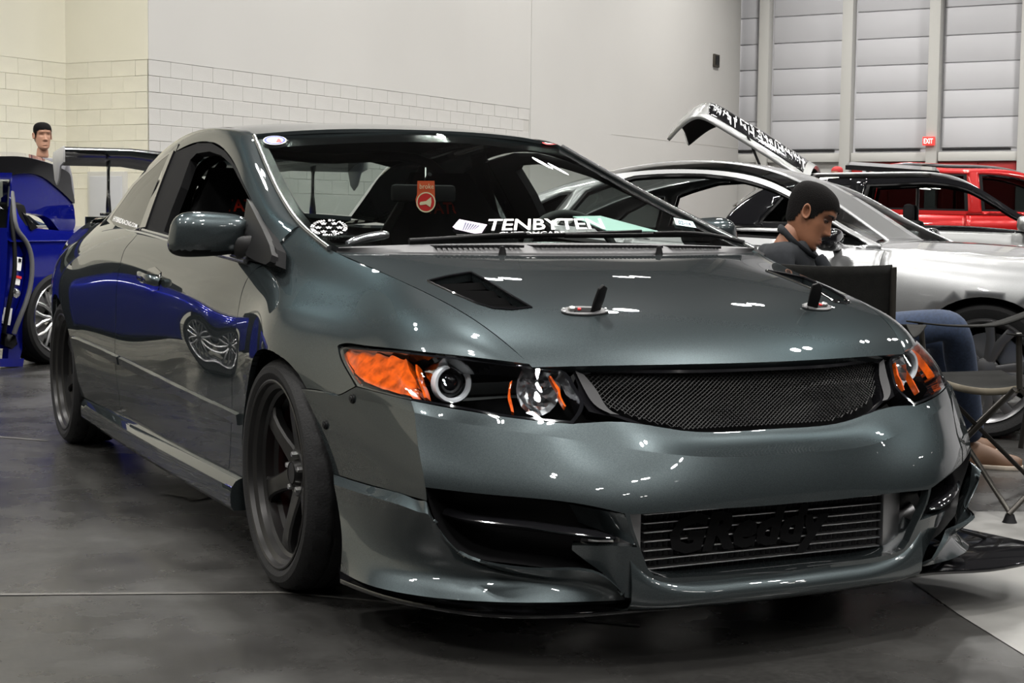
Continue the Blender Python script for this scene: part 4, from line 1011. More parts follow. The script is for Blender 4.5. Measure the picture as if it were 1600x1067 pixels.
for pts, ar in (([(712, 371), (800, 370), (880, 368), (980, 364), (1000, 363)], [(640, 384), (690, 379), (740, 375), (820, 370)]), ([(881, 369), (950, 369), (1020, 368), (1110, 368)], [(1160, 384), (1130, 376), (1100, 371), (1020, 369)])):
    w = new_obj('wiper', bpy.data.meshes.new('wiper'), None, car)
    tube('blade', curve([ws_pt(u, v+4, .008) for u, v in pts], 16), .0055, 'black_trim', w, 6, up=(0, 0, 1), sx=.6)
    tube('blade_spine', curve([ws_pt(u, v+5, .015) for u, v in pts], 16), .004, 'black_trim', w, 6)
    tube('arm', curve([ws_pt(u, v+5, .02) for u, v in ar], 16), np.linspace(.008, .005, 16), 'black_trim', w, 8)
tube('wiper_pivot_cover', curve([ws_pt(542, 388, .012), ws_pt(560, 384, .016), ws_pt(585, 379, .018), ws_pt(606, 376.5, .018)], 12), [.008, .011, .012, .0125, .0125, .013, .013, .013, .013, .0125, .012, .009], 'cowl_trim', car, 10)

mat('vent_black', (.0015, .0015, .0016), .95, spec=.03)
# ---- hood vents: recessed tray with louvres and a raised rim
for k, vp in enumerate((ventR, ventL)):
    v = panel('hood_vent', HOOD, vp, 'vent_black', car, step=.02, depth=.0, off=-.026)
    P = HOOD(vp[:, 0], vp[:, 1]); P = np.concatenate([P, P[:1]]); N = HOOD.normal(vp[:, 0], vp[:, 1])
    rim = densify(P[:-1], .012); tube('vent_rim', rim+np.array([0, 0, .001]), .0035, 'black_gloss', v, 6, closed=True)
    c = P[:-1].mean(0); A0 = HOOD(*[np.array([q]) for q in (vp[0] if k == 0 else vp[-1])])[0]
    px_l = [((684, 438), (752, 435)), ((700, 447), (772, 448)), ((718, 457), (790, 459)), ((742, 469), (806, 471)), ((766, 478), (818, 479))]
    for a, b in px_l:
        ab = pix(HOOD, [a, b]); 
        if k: ab[:, 0] = HOOD.A-ab[:, 0]
        q = HOOD(ab[:, 0], ab[:, 1]); q0, q1 = q[0], q[1]; d = np.array([0, -.030, -.004]); up = np.array([0, .012, .010])
        V = np.array([q0+[0, 0, -.010], q1+[0, 0, -.010], q1+d+[0, 0, -.022], q0+d+[0, 0, -.022]]); V = np.concatenate([V, V-np.array([0, 0, .003])])
        new_obj('louvre', mesh_of('louvre', V, [(0, 1, 2, 3), (7, 6, 5, 4), (0, 4, 5, 1), (1, 5, 6, 2), (2, 6, 7, 3), (3, 7, 4, 0)], False), 'vent_black', v)
# ---- hood pin latches
def latch(sgn):
    ab = pix(HOOD, [(914, 487)])[0]; P = HOOD(ab[0], ab[1])[0]; N = HOOD.normal(np.array([ab[0]]), np.array([ab[1]]))[0]; N = N if N[2] > 0 else -N
    e1 = HOOD(*[np.array([q]) for q in pix(HOOD, [(877, 487)])[0]])[0]; e2 = HOOD(*[np.array([q]) for q in pix(HOOD, [(952, 487)])[0]])[0]
    ex = e2-e1; L = np.linalg.norm(ex); ex /= L; ey = np.cross(N, ex)
    S = np.array([sgn, 1., 1.]); root = new_obj('hood_pin', bpy.data.meshes.new('hood_pin'), None, car)
    def fr(off): return (P*S+N*S*off, ex*S, ey*S, N*S)
    oval = [(L/2*math.cos(t)*(1.0), .023*math.sin(t)*(1-.12*math.cos(t))) for t in np.linspace(0, 2*math.pi, 36, endpoint=False)]
    prism('plate', oval, .004, 'cowl_plastic', root, fr(.0005), bev=.001)
    prism('slot', [(-.028, -.011), (.02, -.012), (.022, .010), (-.028, .011)], .0012, 'black_matte', root, fr(.0045))
    for x in (-.050, .050):
        for y in (-.010, .010): prism('screw', [(x+.003*math.cos(t), y*.8+.003*math.sin(t)) for t in np.linspace(0, 6.28, 9)[:-1]], .0015, 'steel', root, fr(.0045))
    lathe('lock', [(.0001, .008), (.007, .0075), (.009, .005), (.0095, 0)], 'steel', root, (P*S+N*S*.0045+ex*S*-.032, ex*S, ey*S, N*S), 18)
    lathe('indicator', [(.0001, .004), (.004, .0035), (.0045, 0)], 'red_vinyl', root, (P*S+N*S*.0055+ex*S*-.014, ex*S, ey*S, N*S), 12)
    # raised lever standing up from the inner end
    o0 = P+ex*.022+N*.004; pr = [(-.014, 0), (.014, 0), (.016, .03), (.015, .062), (.004, .070), (-.012, .060), (-.015, .03)]
    tilt = N*.97+ex*.22; tilt /= np.linalg.norm(tilt); ax = np.cross(ey, tilt)
    prism('lever', pr, .008, 'black_trim', root, (o0*S, (ey*.55+ex*.83)*S*-1, tilt*S, np.cross((ey*.55+ex*.83), tilt)*S), bev=.002)
latch(1); latch(-1)
# ---- wheels
def wheel(x, y, sgn, rear=False):
    """sgn=-1: outer face towards -x"""
    hub = empty('wheel', (x, y, RW)); hub.parent = car
    ex, ey, ez = np.array([0, 1., 0]), np.array([0, 0, 1.]), np.array([sgn, 0, 0.])
    def fr(off=0., dy=0., dz=0.): return (np.array([0, dy, dz])+ez*off, ex, ey, ez)
    W = .235
    t = [(.232, -.028), (.250, -.012), (.268, -.004), (.284, -.006), (.296, -.016), (.303, -.030), (RW, -.055), (RW, -W/2), (RW, -W+.055), (.303, -W+.03), (.290, -W+.01), (.255, -W+.005), (.232, -W+.03)]
    # carcass with tread blocks: grooves are modelled by pulling rings and sipes in
    n = 120; P = []
    prof = [(.232, -.028), (.250, -.012), (.268, -.004), (.284, -.006), (.295, -.015), (.302, -.026), (.3065, -.040), (RW, -.055), (RW, -.070), (RW-.006, -.072), (RW-.006, -.080), (RW, -.082), (RW, -.108), (RW-.006, -.110), (RW-.006, -.120), (RW, -.122), (RW, -.155), (RW-.006, -.157), (RW-.006, -.166), (RW, -.168), (.3055, -.195), (.300, -.212), (.288, -.226), (.262, -.231), (.232, -.21)]
    for r, h in prof:
        row = []
        for i in range(n):
            a = 2*math.pi*i/n; rr = r
            if r > .299 and -.21 < h < -.02:
                ph = (i*1.0/n*30+abs(h+.117)*7.) % 1.0
                if ph < .13 and not (-.155 < h < -.085): rr = r-.005
            row.append(ez*h+rr*(math.cos(a)*ex+math.sin(a)*ey))
        P.append(row)
    V, Fc = grid_mesh(np.array(P), closed_u=True); tyre = new_obj('tyre', mesh_of('tyre', V, Fc, True, 24), 'rubber', hub)
    lathe('rim_barrel', [(.249, -.016), (.251, -.009), (.247, -.0075), (.242, -.010), (.238, -.022), (.226, -.030), (.222, -.045), (.214, -.052), (.212, -.075), (.200, -.085), (.198, -.13), (.212, -.20), (.235, -.215)], 'rim_paint', hub, fr(), 72, 30)
    sp_ = empty_mesh('spoke_set', hub)
    zin = -.055 if not rear else -.07
    lathe('hub_face', [(.0001, zin-.002), (.030, zin-.002), (.034, zin-.012), (.036, zin-.02), (.060, zin-.014), (.070, zin-.022), (.073, zin-.05)], 'rim_paint', hub, fr(), 40, 30)
    lathe('centre_bore', [(.0001, zin-.004), (.026, zin-.004), (.029, zin-.0005), (.031, zin-.003)], 'black_matte', hub, fr(), 24)
    for k in range(6):
        a = 2*math.pi*(k+.5)/6+.16
        rad = math.cos(a)*ex+math.sin(a)*ey; tan = -math.sin(a)*ex+math.cos(a)*ey
        rows = []
        for r, hw, h, th in ((.045, .034, zin-.020, .030), (.075, .030, zin-.014, .030), (.110, .0255, zin-.006, .028), (.150, .025, zin+.002, .026), (.185, .028, zin+.006, .026), (.207, .036, zin+.004, .024), (.224, .050, zin-.004, .02)):
            sec = [(-hw, -.006), (-hw*.78, 0.), (0, .0015), (hw*.78, 0.), (hw, -.006), (hw*.9, -th), (0, -th*1.1), (-hw*.9, -th)]
            rows.append([rad*r+tan*s+ez*(h+q) for s, q in sec])
        V, Fc = grid_mesh(np.array(rows), closed_u=True); n_ = 8; Fc += [tuple(range(n_)), tuple(range(len(V)-n_, len(V)))]
        bm = bmesh.new(); vs = [bm.verts.new(v) for v in V]; [bm.faces.new([vs[i] for i in f]) for f in Fc]
        bm_obj('spoke', bm, 'rim_paint', hub, angle=32)
    for k in range(5):
        a = 2*math.pi*k/5+.3; c = (math.cos(a)*ex+math.sin(a)*ey)*.050
        lathe('lug_nut', [(.0001, .012), (.007, .012), (.0085, .008), (.0095, -.012)], 'steel', hub, (c+ez*(zin-.014), ex, ey, ez), 6, 20)
    lathe('brake_disc', [(.06, zin-.075), (.145, zin-.075), (.145, zin-.098), (.06, zin-.098)], 'steel', hub, fr(), 40)
    cp = [(.150*math.cos(t), .150*math.sin(t)) for t in np.radians(np.linspace(-40, 30, 8))]+[(.085*math.cos(t), .085*math.sin(t)) for t in np.radians(np.linspace(30, -40, 8))]
    prism('brake_caliper', cp, .06, 'red_vinyl' if not rear else 'alloy_dark', hub, fr(zin-.115), bev=.006)
    bpy.data.objects.remove(sp_, do_unlink=True)
    return hub
def empty_mesh(name, parent): return new_obj(name, bpy.data.meshes.new(name), None, parent)
wheel(-.871, 0, -1); wheel(-.892, YR, -1, True); wheel(.871, 0, 1); wheel(.892, YR, 1, True)

# ---- rear wing
mat('wing_black', (.012, .012, .013), .16, coat=.5); mat('plate_alloy', (.42, .42, .42), .4, metal=.2)
wing = empty_mesh('rear_wing', car)
wy = 3.70
prof = [(-.125, .004), (-.10, .022), (-.04, .030), (.03, .022), (.10, -.002), (.13, -.018), (.10, -.014), (.03, -.002), (-.04, -.006), (-.10, -.010)]
rows = []
for x in np.linspace(-.745, .745, 25):
    dip = .025*max(0, 1-abs(x)/.35)**1.0 if abs(x) < .35 else 0.
    ch = 1+.35*max(0, 1-(abs(x)/.42)**2); dz = -.03*max(0, 1-(abs(x)/.42)**2)
    rows.append([(x, wy+p[0]*ch, 1.255+p[1]*ch-p[0]*.18+dz) for p in prof])
V, Fc = grid_mesh(np.array(rows), closed_u=True); n_ = len(prof); Fc += [tuple(range(n_)), tuple(range(len(V)-n_, len(V)))]
bm = bmesh.new(); vs = [bm.verts.new(v) for v in V]; [bm.faces.new([vs[i] for i in f]) for f in Fc]; bm_obj('blade', bm, 'wing_black', wing, angle=40)
ep = [(-.14, .035), (.13, .015), (.15, -.02), (.10, -.12), (.05, -.145), (.0, -.12), (-.05, -.055), (-.14, -.04)]
for s in (-1, 1): prism('end_plate', ep, .008, 'plate_alloy', wing, (np.array([s*.75-.004, wy, 1.262]), np.array([0, 1., 0]), np.array([0, 0, 1.]), np.array([1., 0, 0])), bev=.002)
for s in (-1, 1): prism('upright', [(-.05, .985), (.03, .985), (.03, 1.02), (.005, 1.10), (.0, 1.20), (.02, 1.235), (-.045, 1.24), (-.02, 1.19), (-.015, 1.10)], .012, 'wing_black', wing, (np.array([s*.515-.006, wy+.03, 0]), np.array([0, 1., 0]), np.array([0, 0, 1.]), np.array([1., 0, 0])), bev=.002)
for s in (-1, 1): box('foot', (s*.515, wy+.02, .982), (.06, .13, .014), 'wing_black', wing, bev=.003)

# ---- cabin
cab = car
box('cabin_floor', (0, 1.55, .33), (1.44, 2.4, .05), 'dash', cab, bev=.01)
dsh = []
for x in np.linspace(-.70, .70, 17):
    k = abs(x)/.7; y0 = .06+.05*k*k; dsh.append([(x, y0, .872-.02*k), (x, y0+.15, .885-.02*k), (x, y0+.36, .875-.02*k), (x, y0+.46, .835), (x, y0+.44, .70), (x, y0+.36, .48)])
V, Fc = grid_mesh(np.array(dsh)); new_obj('dashboard', mesh_of('dashboard', V, Fc), 'dash', cab)
panel('headliner', ROOF, rect(ROOF, .1, 7.9, .15, 4.9, 20), 'black_matte', car, step=.08, depth=0, off=-.016)
for s in (-1, 1):
    box('door_card', (s*.75, 1.1, .60), (.05, 1.5, .50), 'black_matte', cab, bev=.02)
    box('rear_side_trim', (s*.70, 2.35, .62), (.05, .95, .56), 'black_matte', cab, bev=.02)
    tube('b_pillar', [(s*.73, 1.95, .85), (s*.66, 1.93, 1.05), (s*.60, 1.90, 1.24)], .035, 'black_matte', cab, 8)
box('parcel_shelf', (0, 2.95, .88), (1.2, .5, .03), 'black_matte', cab, bev=.01)
box('rear_bench', (0, 2.55, .62), (1.2, .22, .48), 'seat_cloth', cab, bev=.06)
def bucket(s):
    r = empty_mesh('bucket_seat', cab); cx = .36 if s > 0 else -.44; y0 = 1.28
    rows = []
    for z, w, d, wing_ in ((.38, .25, .30, .05), (.50, .255, .06, .09), (.65, .26, .06, .10), (.80, .275, .055, .12), (.93, .265, .05, .09), (1.02, .19, .045, .05), (1.10, .145, .04, .035), (1.16, .115, .035, .015)):
        yb = y0+.26+(z-.38)*.25
        sec = [(-w, yb-wing_), (-w*.86, yb-wing_*.8), (-w*.6, yb-.01), (0, yb), (w*.6, yb-.01), (w*.86, yb-wing_*.8), (w, yb-wing_), (w*.96, yb+.04), (w*.5, yb+.08), (0, yb+.09), (-w*.5, yb+.08), (-w*.96, yb+.04)]
        rows.append([(cx+x, y, z) for x, y in sec])
    V, Fc = grid_mesh(np.array(rows), closed_u=True); Fc += [tuple(range(12)), tuple(range(len(V)-12, len(V)))]
    bm = bmesh.new(); vs = [bm.verts.new(v) for v in V]; [bm.faces.new([vs[i] for i in f]) for f in Fc]; bm_obj('backrest', bm, 'seat_cloth', r, angle=60)
    box('seat', (cx, y0+.02, .43), (.50, .52, .16), 'seat_cloth', r, bev=.05)
    V, Fc, w = text_geo('STATUS', .02); yb = y0+.26+(1.03-.38)*.25
    new_obj('lettering', mesh_of('lettering', np.array([(cx-.105+.21*v[0]/w, yb-.012+.012*v[1], 1.0+.046*v[1]) for v in V]), Fc, False), 'seat_red', r)
bucket(-1); bucket(1)
# steering wheel (left-hand drive)
th = np.linspace(0, 2*math.pi, 40, endpoint=False); P = np.array([(.36+.175*math.cos(t), .62+.06*math.sin(t), .84+.165*math.sin(t)) for t in th])
st = tube('steering_wheel', P, .014, 'dash', cab, 8, closed=True)
for a in (math.pi, 0, -math.pi/2): tube('steering_spoke', [(.36, .60, .83), (.36+.175*math.cos(a), .62+.06*math.sin(a), .84+.165*math.sin(a))], .014, 'dash', st, 6)
# roll bar
tube('roll_bar', curve([(-.56, 2.05, .4), (-.58, 2.05, .95), (-.50, 2.05, 1.17), (0, 2.05, 1.215), (.50, 2.05, 1.17), (.58, 2.05, .95), (.56, 2.05, .4)], 40), .02, 'dash', cab, 8)
tube('roll_bar_brace', [(-.42, 2.06, 1.18), (-.50, 2.75, .88)], .018, 'dash', cab, 8); tube('roll_bar_brace', [(.42, 2.06, 1.18), (.50, 2.75, .88)], .018, 'dash', cab, 8)
tube('roll_bar_brace', [(-.52, 2.06, 1.12), (.45, 2.06, .5)], .018, 'dash', cab, 8)
# rear-view mirror with the hanging tag
mv = ws_pt(664, 255, -.10)
rv = box('rear_view_mirror', mv, (.22, .03, .055), 'black_matte', cab, bev=.012)
tube('mirror_stalk', [mv+[0, 0, .02], mv+[0, -.05, .06]], .008, 'black_matte', rv, 6)
def behind_ws(u, v, depth):
    p = ws_pt(u, v, 0.); r = ray(u, v); return p+r/np.linalg.norm(r)*depth
tg = {}
c0 = behind_ws(664, 310, .20); dpx = np.linalg.norm(c0-CP)/F
S_ = FSurf(lambda a, b: c0+np.stack([(a-1)*.2, np.zeros_like(a), (b-1)*.2], -1), 2, 2, grid=60)
tagp = [(652.5, 282.5), (679, 282.5), (679.5, 304), (680, 313), (678, 323), (672, 330), (665, 332), (657, 329), (651, 322), (649.5, 312), (652, 304)]
tagq = panel('hanging_tag', S_, pix(S_, tagp), 'orange_tag', car, step=.02, depth=.002, flip=None)
V, Fc = disc_geo(26, .5, .5, .5, .44); decal('tag_ring', S_, [(650, 332), (680, 332), (680, 300), (650, 300)], V, Fc, 'cream_print', tagq, .003)
V, Fc = disc_geo(26, .5, .5, .43); decal('tag_disc', S_, [(650, 332), (680, 332), (680, 300), (650, 300)], V, Fc, 'red_vinyl', tagq, .0028)
decal('tag_horn', S_, [(650, 332), (680, 332), (680, 300), (650, 300)], [(.15, .42), (.2, .36), (.5, .40), (.72, .26), (.78, .5), (.76, .76), (.5, .56), (.2, .52)], [(0, 1, 2, 6, 7), (2, 3, 4, 5, 6)], 'cream_print', tagq, .004)
text_decal('tag_lettering', S_, [(655, 295), (677, 295), (677, 287), (655, 287)], 'broke', 'cream_print', tagq, 0., off=.004)
tube('tag_cord', [behind_ws(665, 283, .20), behind_ws(665, 262, .13)], .002, 'white_vinyl', tagq, 5)
# paper on the dashboard
pp = [ws_pt(u, v, -.03) for u, v in ((893, 337), (935, 336), (1026, 361), (945, 360))]
nn = [np.array([p[0], p[1]+.05, .895]) for p in pp]
PP = [at(895, 338, y=.52), at(938, 337, y=.50), at(1028, 361, y=.16), at(948, 360, y=.16)]
pb = mesh_of('dash_paper', np.concatenate([np.array(PP), np.array(PP)-[0, 0, .003]]), [(0, 1, 2, 3), (7, 6, 5, 4), (0, 4, 5, 1), (1, 5, 6, 2), (2, 6, 7, 3), (3, 7, 4, 0)], False); new_obj('dash_paper', pb, 'paper', car)

# ---- stickers on the windscreen
def stick(name, surf, uv0, uv1, geo, m, off=.002, par=None): V, Fc = geo; return decal(name, surf, [(uv0[0], uv1[1]), (uv1[0], uv1[1]), (uv1[0], uv0[1]), (uv0[0], uv0[1])], V, Fc, m, par or car, off)
text_decal('windscreen_banner', WS, [(758, 361), (946, 358), (938, 342), (764, 343)], 'TENBYTEN', 'white_vinyl', car, .012, off=.0015, spacing=.95)
text_decal('windscreen_banner', WS, [(778, 369), (884, 367), (882, 362), (780, 363)], 'CUSTOMCARE', 'white_vinyl', car, .01, off=.0015)
decal('fan_sticker', WS, [(706, 366), (764, 366), (764, 342), (706, 342)], [(.02, .45), (.2, .95), (.95, .60), (.80, .05), (.60, .02), (.1, .3)], [(0, 1, 2, 3, 4, 5)], 'lavender_vinyl', car, .0015)
for k in range(6): decal('fan_sticker', WS, [(706, 366), (764, 366), (764, 342), (706, 342)], [(.28+k*.06, .20+k*.01), (.31+k*.06, .22+k*.01), (.40+k*.07, .72-k*.04), (.36+k*.07, .74-k*.04)], [(0, 1, 2, 3)], 'navy_vinyl', car, .0022)
stick('club_sticker', WS, (411, 213), (448, 227), disc_geo(28), 'white_vinyl'); stick('club_sticker', WS, (411, 213), (448, 227), disc_geo(28, r=.46, r0=.36), 'blue_vinyl', .003); stick('club_sticker', WS, (431, 217), (441, 224), ([(0, 0), (.5, .1), (1, 0), (.8, .6), (.4, 1), (.2, .6)], [(0, 1, 2, 3, 4, 5)]), 'red_vinyl', .0032)
stick('round_sticker', WS, (846, 217), (872, 227), disc_geo(24), 'red_vinyl'); stick('round_sticker', WS, (849, 218.5), (869, 225.5), disc_geo(24, r=.5, r0=.4), 'white_vinyl', .003)
# ring of letters and stars
def star(cx, cy, r): 
    P = [(cx+(r if i % 2 == 0 else r*.42)*math.sin(i*math.pi/5), cy+(r if i % 2 == 0 else r*.42)*math.cos(i*math.pi/5)) for i in range(10)]; return P
q4 = [(483, 370), (545, 370), (545, 343), (483, 343)]
for i in range(7):
    a = i*2*math.pi/6; c = (.5, .5) if i == 6 else (.5+.27*math.cos(a), .5+.27*math.sin(a)); decal('star_sticker', WS, q4, star(c[0], c[1], .10), [tuple(range(10))], 'white_vinyl', car, .002)
ringtxt = 'DRIVEN BY PASSION RACING CREW '
for i, ch in enumerate(ringtxt):
    if ch == ' ': continue
    V, Fc, w = text_geo(ch, .02); a = math.pi*.95-i*2*math.pi/len(ringtxt); cx, cy = .5+.42*math.cos(a), .5+.42*math.sin(a); t = np.array([math.sin(a), -math.cos(a)]); n = np.array([math.cos(a), math.sin(a)])
    V2 = np.array([np.array([cx, cy])+t*(v[0]-w/2)*.10+n*(v[1]-.5)*.10 for v in V]); decal('star_sticker', WS, q4, V2, Fc, 'white_vinyl', car, .002)
decal('permit_sticker', WS, [(1056, 352), (1088, 357), (1082, 347), (1052, 341)], [(0, 0), (1, 0), (1, 1), (0, 1)], [(0, 1, 2, 3)], 'sticker_pale', car, .002)
text_decal('permit_lettering', WS, [(1060, 351), (1080, 354), (1078, 349), (1059, 345)], '02-14', 'navy_vinyl', car, .01, off=.003)
# ================================================================== other cars on the floor
flake_paint('silver_paint', (.27, .275, .28), .36, .75, flake=.08)
flake_paint('silver_paint_warm', (.26, .265, .265), .38, .75, flake=.08)
flake_paint('blue_paint', (.003, .007, .19), .25, .45, flake=.2, edge=(.08, .08, .3))
flake_paint('red_paint', (.38, .008, .008), .25, .3, flake=.05)
mat('wheel_silver', (.55, .55, .56), .22, metal=1.); mat('wheel_grey', (.16, .16, .165), .3, metal=.9)
def place(lat, dep, ang, off):
    """frame of a car whose right front wheel's outer face stands at (lat, dep) from the camera; ang turns its nose towards the camera"""
    a = math.radians(ang); h = math.cos(a)*RH-math.sin(a)*FH; rt = np.array([h[1], -h[0], 0.])
    return hall(dep, lat)-rt*off, h, rt
def loc(fr, P):
    o, h, rt = fr; P = np.asarray(P, float); return o+P[..., :1]*h+P[..., 1:2]*rt+P[..., 2:3]*EZ
def mirror_pair(fr, S_fun): pass
def simple_wheel(root, fr, x, y, sgn, R, m_rim, spokes=10, W=.22, double=False):
    c = loc(fr, np.array([x, y, R])); o_, h, rt = fr; ez = rt*sgn; ex = h; ey = EZ
    hub = empty('wheel', tuple(c)); hub.parent = root; hub.matrix_parent_inverse = Matrix.Translation(-Vector(root.location))
    f = (np.zeros(3), ex, ey, ez); rr = R*.77
    lathe('tyre', [(rr-.01, -.02), (rr+.02, -.006), (R*.92, -.002), (R*.975, -.014), (R, -.045), (R, -.075), (R-.007, -.077), (R-.007, -.086), (R, -.088), (R, -W+.045), (R*.97, -W+.01), (rr, -W)], 'rubber', hub, f, 56, 40)
    lathe('rim_barrel', [(rr+.004, -.012), (rr, -.006), (rr-.008, -.010), (rr-.02, -.03), (rr-.035, -.06), (rr-.03, -.17)], m_rim, hub, f, 56, 40)
    lathe('hub_face', [(.0001, -.028), (.03, -.03), (.055, -.036), (.06, -.06)], m_rim, hub, f, 28)
    lathe('brake_disc', [(.06, -.10), (rr*.72, -.10), (rr*.72, -.12)], 'steel', hub, f, 36)
    for k in range(spokes):
        for q in ((0,) if not double else (-.16, .16)):
            a0 = 2*math.pi*k/spokes; a1 = a0+q*1.6; rad0 = math.cos(a0)*ex+math.sin(a0)*ey; rad1 = math.cos(a1)*ex+math.sin(a1)*ey; t = -math.sin(a0)*ex+math.cos(a0)*ey
            hw = .016 if spokes > 7 else .03; hw = hw*.7 if double else hw
            P = np.array([[rad0*.045+t*s*hw*1.15+ez*(-.034+e) for s, e in ((-1, -.004), (0, .002), (1, -.004), (1, -.03), (-1, -.03))], [(rad0*.4+rad1*.6)*rr*.62+t*s*hw+ez*(-.024+e) for s, e in ((-1, -.004), (0, .003), (1, -.004), (1, -.03), (-1, -.03))], [rad1*(rr-.012)+t*s*hw*1.2+ez*(-.026+e) for s, e in ((-1, -.004), (0, .001), (1, -.004), (1, -.03), (-1, -.03))]])
            V, Fc = grid_mesh(P, closed_u=True); new_obj('spoke', mesh_of('spoke', V, Fc), m_rim, hub)
    return hub
class BGCar:
    def __init__(s, name, label, fr, stations, paint, group=None):
        """stations: x -> [(y,z)...] six points from the deck edge down to the sill"""
        s.fr = fr; s.root = empty(name, tuple(fr[0]), 0, label, 'car', group); s.inv = Matrix.Translation(-Vector(fr[0])); s.paint = paint
        s.xs = sorted(stations); s.net = np.array([[loc(fr, np.array([x, stations[x][r][0], stations[x][r][1]])) for x in s.xs] for r in range(len(stations[s.xs[0]]))])
        s.netl = np.array([[(x, stations[x][r][0], stations[x][r][1]) for x in s.xs] for r in range(len(stations[s.xs[0]]))], float)
        s.S = Surf(s.netl, grid=30)
    def add(s, o): o.parent = s.root; o.matrix_parent_inverse = s.inv; return o
    def to_world(s, o, flip=False):
        """panel objects are made in car coordinates; bring them to the world"""
        o_, h, rt = s.fr; M = Matrix(((h[0], rt[0], 0, o_[0]), (h[1], rt[1], 0, o_[1]), (0, 0, 1, o_[2]), (0, 0, 0, 1)))
        # (h, rt, z) is left-handed: bake a mirrored mesh with flipped winding
        me = o.data
        ln = None
        me.transform(M); me.flip_normals(); return s.add(o)
    def xz(s, pts):
        out = []
        for x, z in pts:
            a = np.interp(x, s.xs, np.arange(len(s.xs))); bb = np.linspace(0, s.S.B, 240); P = s.S(np.full(240, a), bb); out.append((a, bb[abs(P[:, 2]-z).argmin()]))
        return np.array(out)
    def pan(s, name, S, poly, m, holes=(), gap=.002, step=.05, depth=.012, off=0., both=True, flip=None):
        """panel in car coordinates, optionally with its mirror image on the other side"""
        c = S(np.array([S.A/2]), np.array([S.B/2]))[0]
        A, B = np.array([S.A/2]), np.array([S.B/2]); N = S.normal(A, B)[0]; P = S(A, B)[0]
        if flip is None: ref = np.array([min(max(P[0], -2.2), 0.), 0, .5]); flip = (N@(P-ref)) < 0
        o = panel(name, S, poly, m, None, holes, gap, step, depth, off, flip=flip)
        res = [o]
        if both:
            me = o.data.copy(); o2 = new_obj(name, me); 
            for v in me.vertices: v.co.y = -v.co.y
            me.flip_normals(); res.append(o2)
        for q in res:
            q.data.normals_split_custom_set([(0, 0, 0)]*len(q.data.loops)); s.to_world(q); q.data.set_sharp_from_angle(angle=math.radians(40))
        return res
def rect2(a0, a1, b0, b1, n=10): return rect(None, a0, a1, b0, b1, n)
def cross_y(pt, c, ss=(-1, -.75, -.4, 0, .4, .75, 1), p=2.2):
    e, c = np.array(pt, float), np.array(c, float); return [(c[0]+(e[0]-c[0])*abs(q)**p, q*e[1], c[2]+(e[2]-c[2])*abs(q)**p) for q in ss]
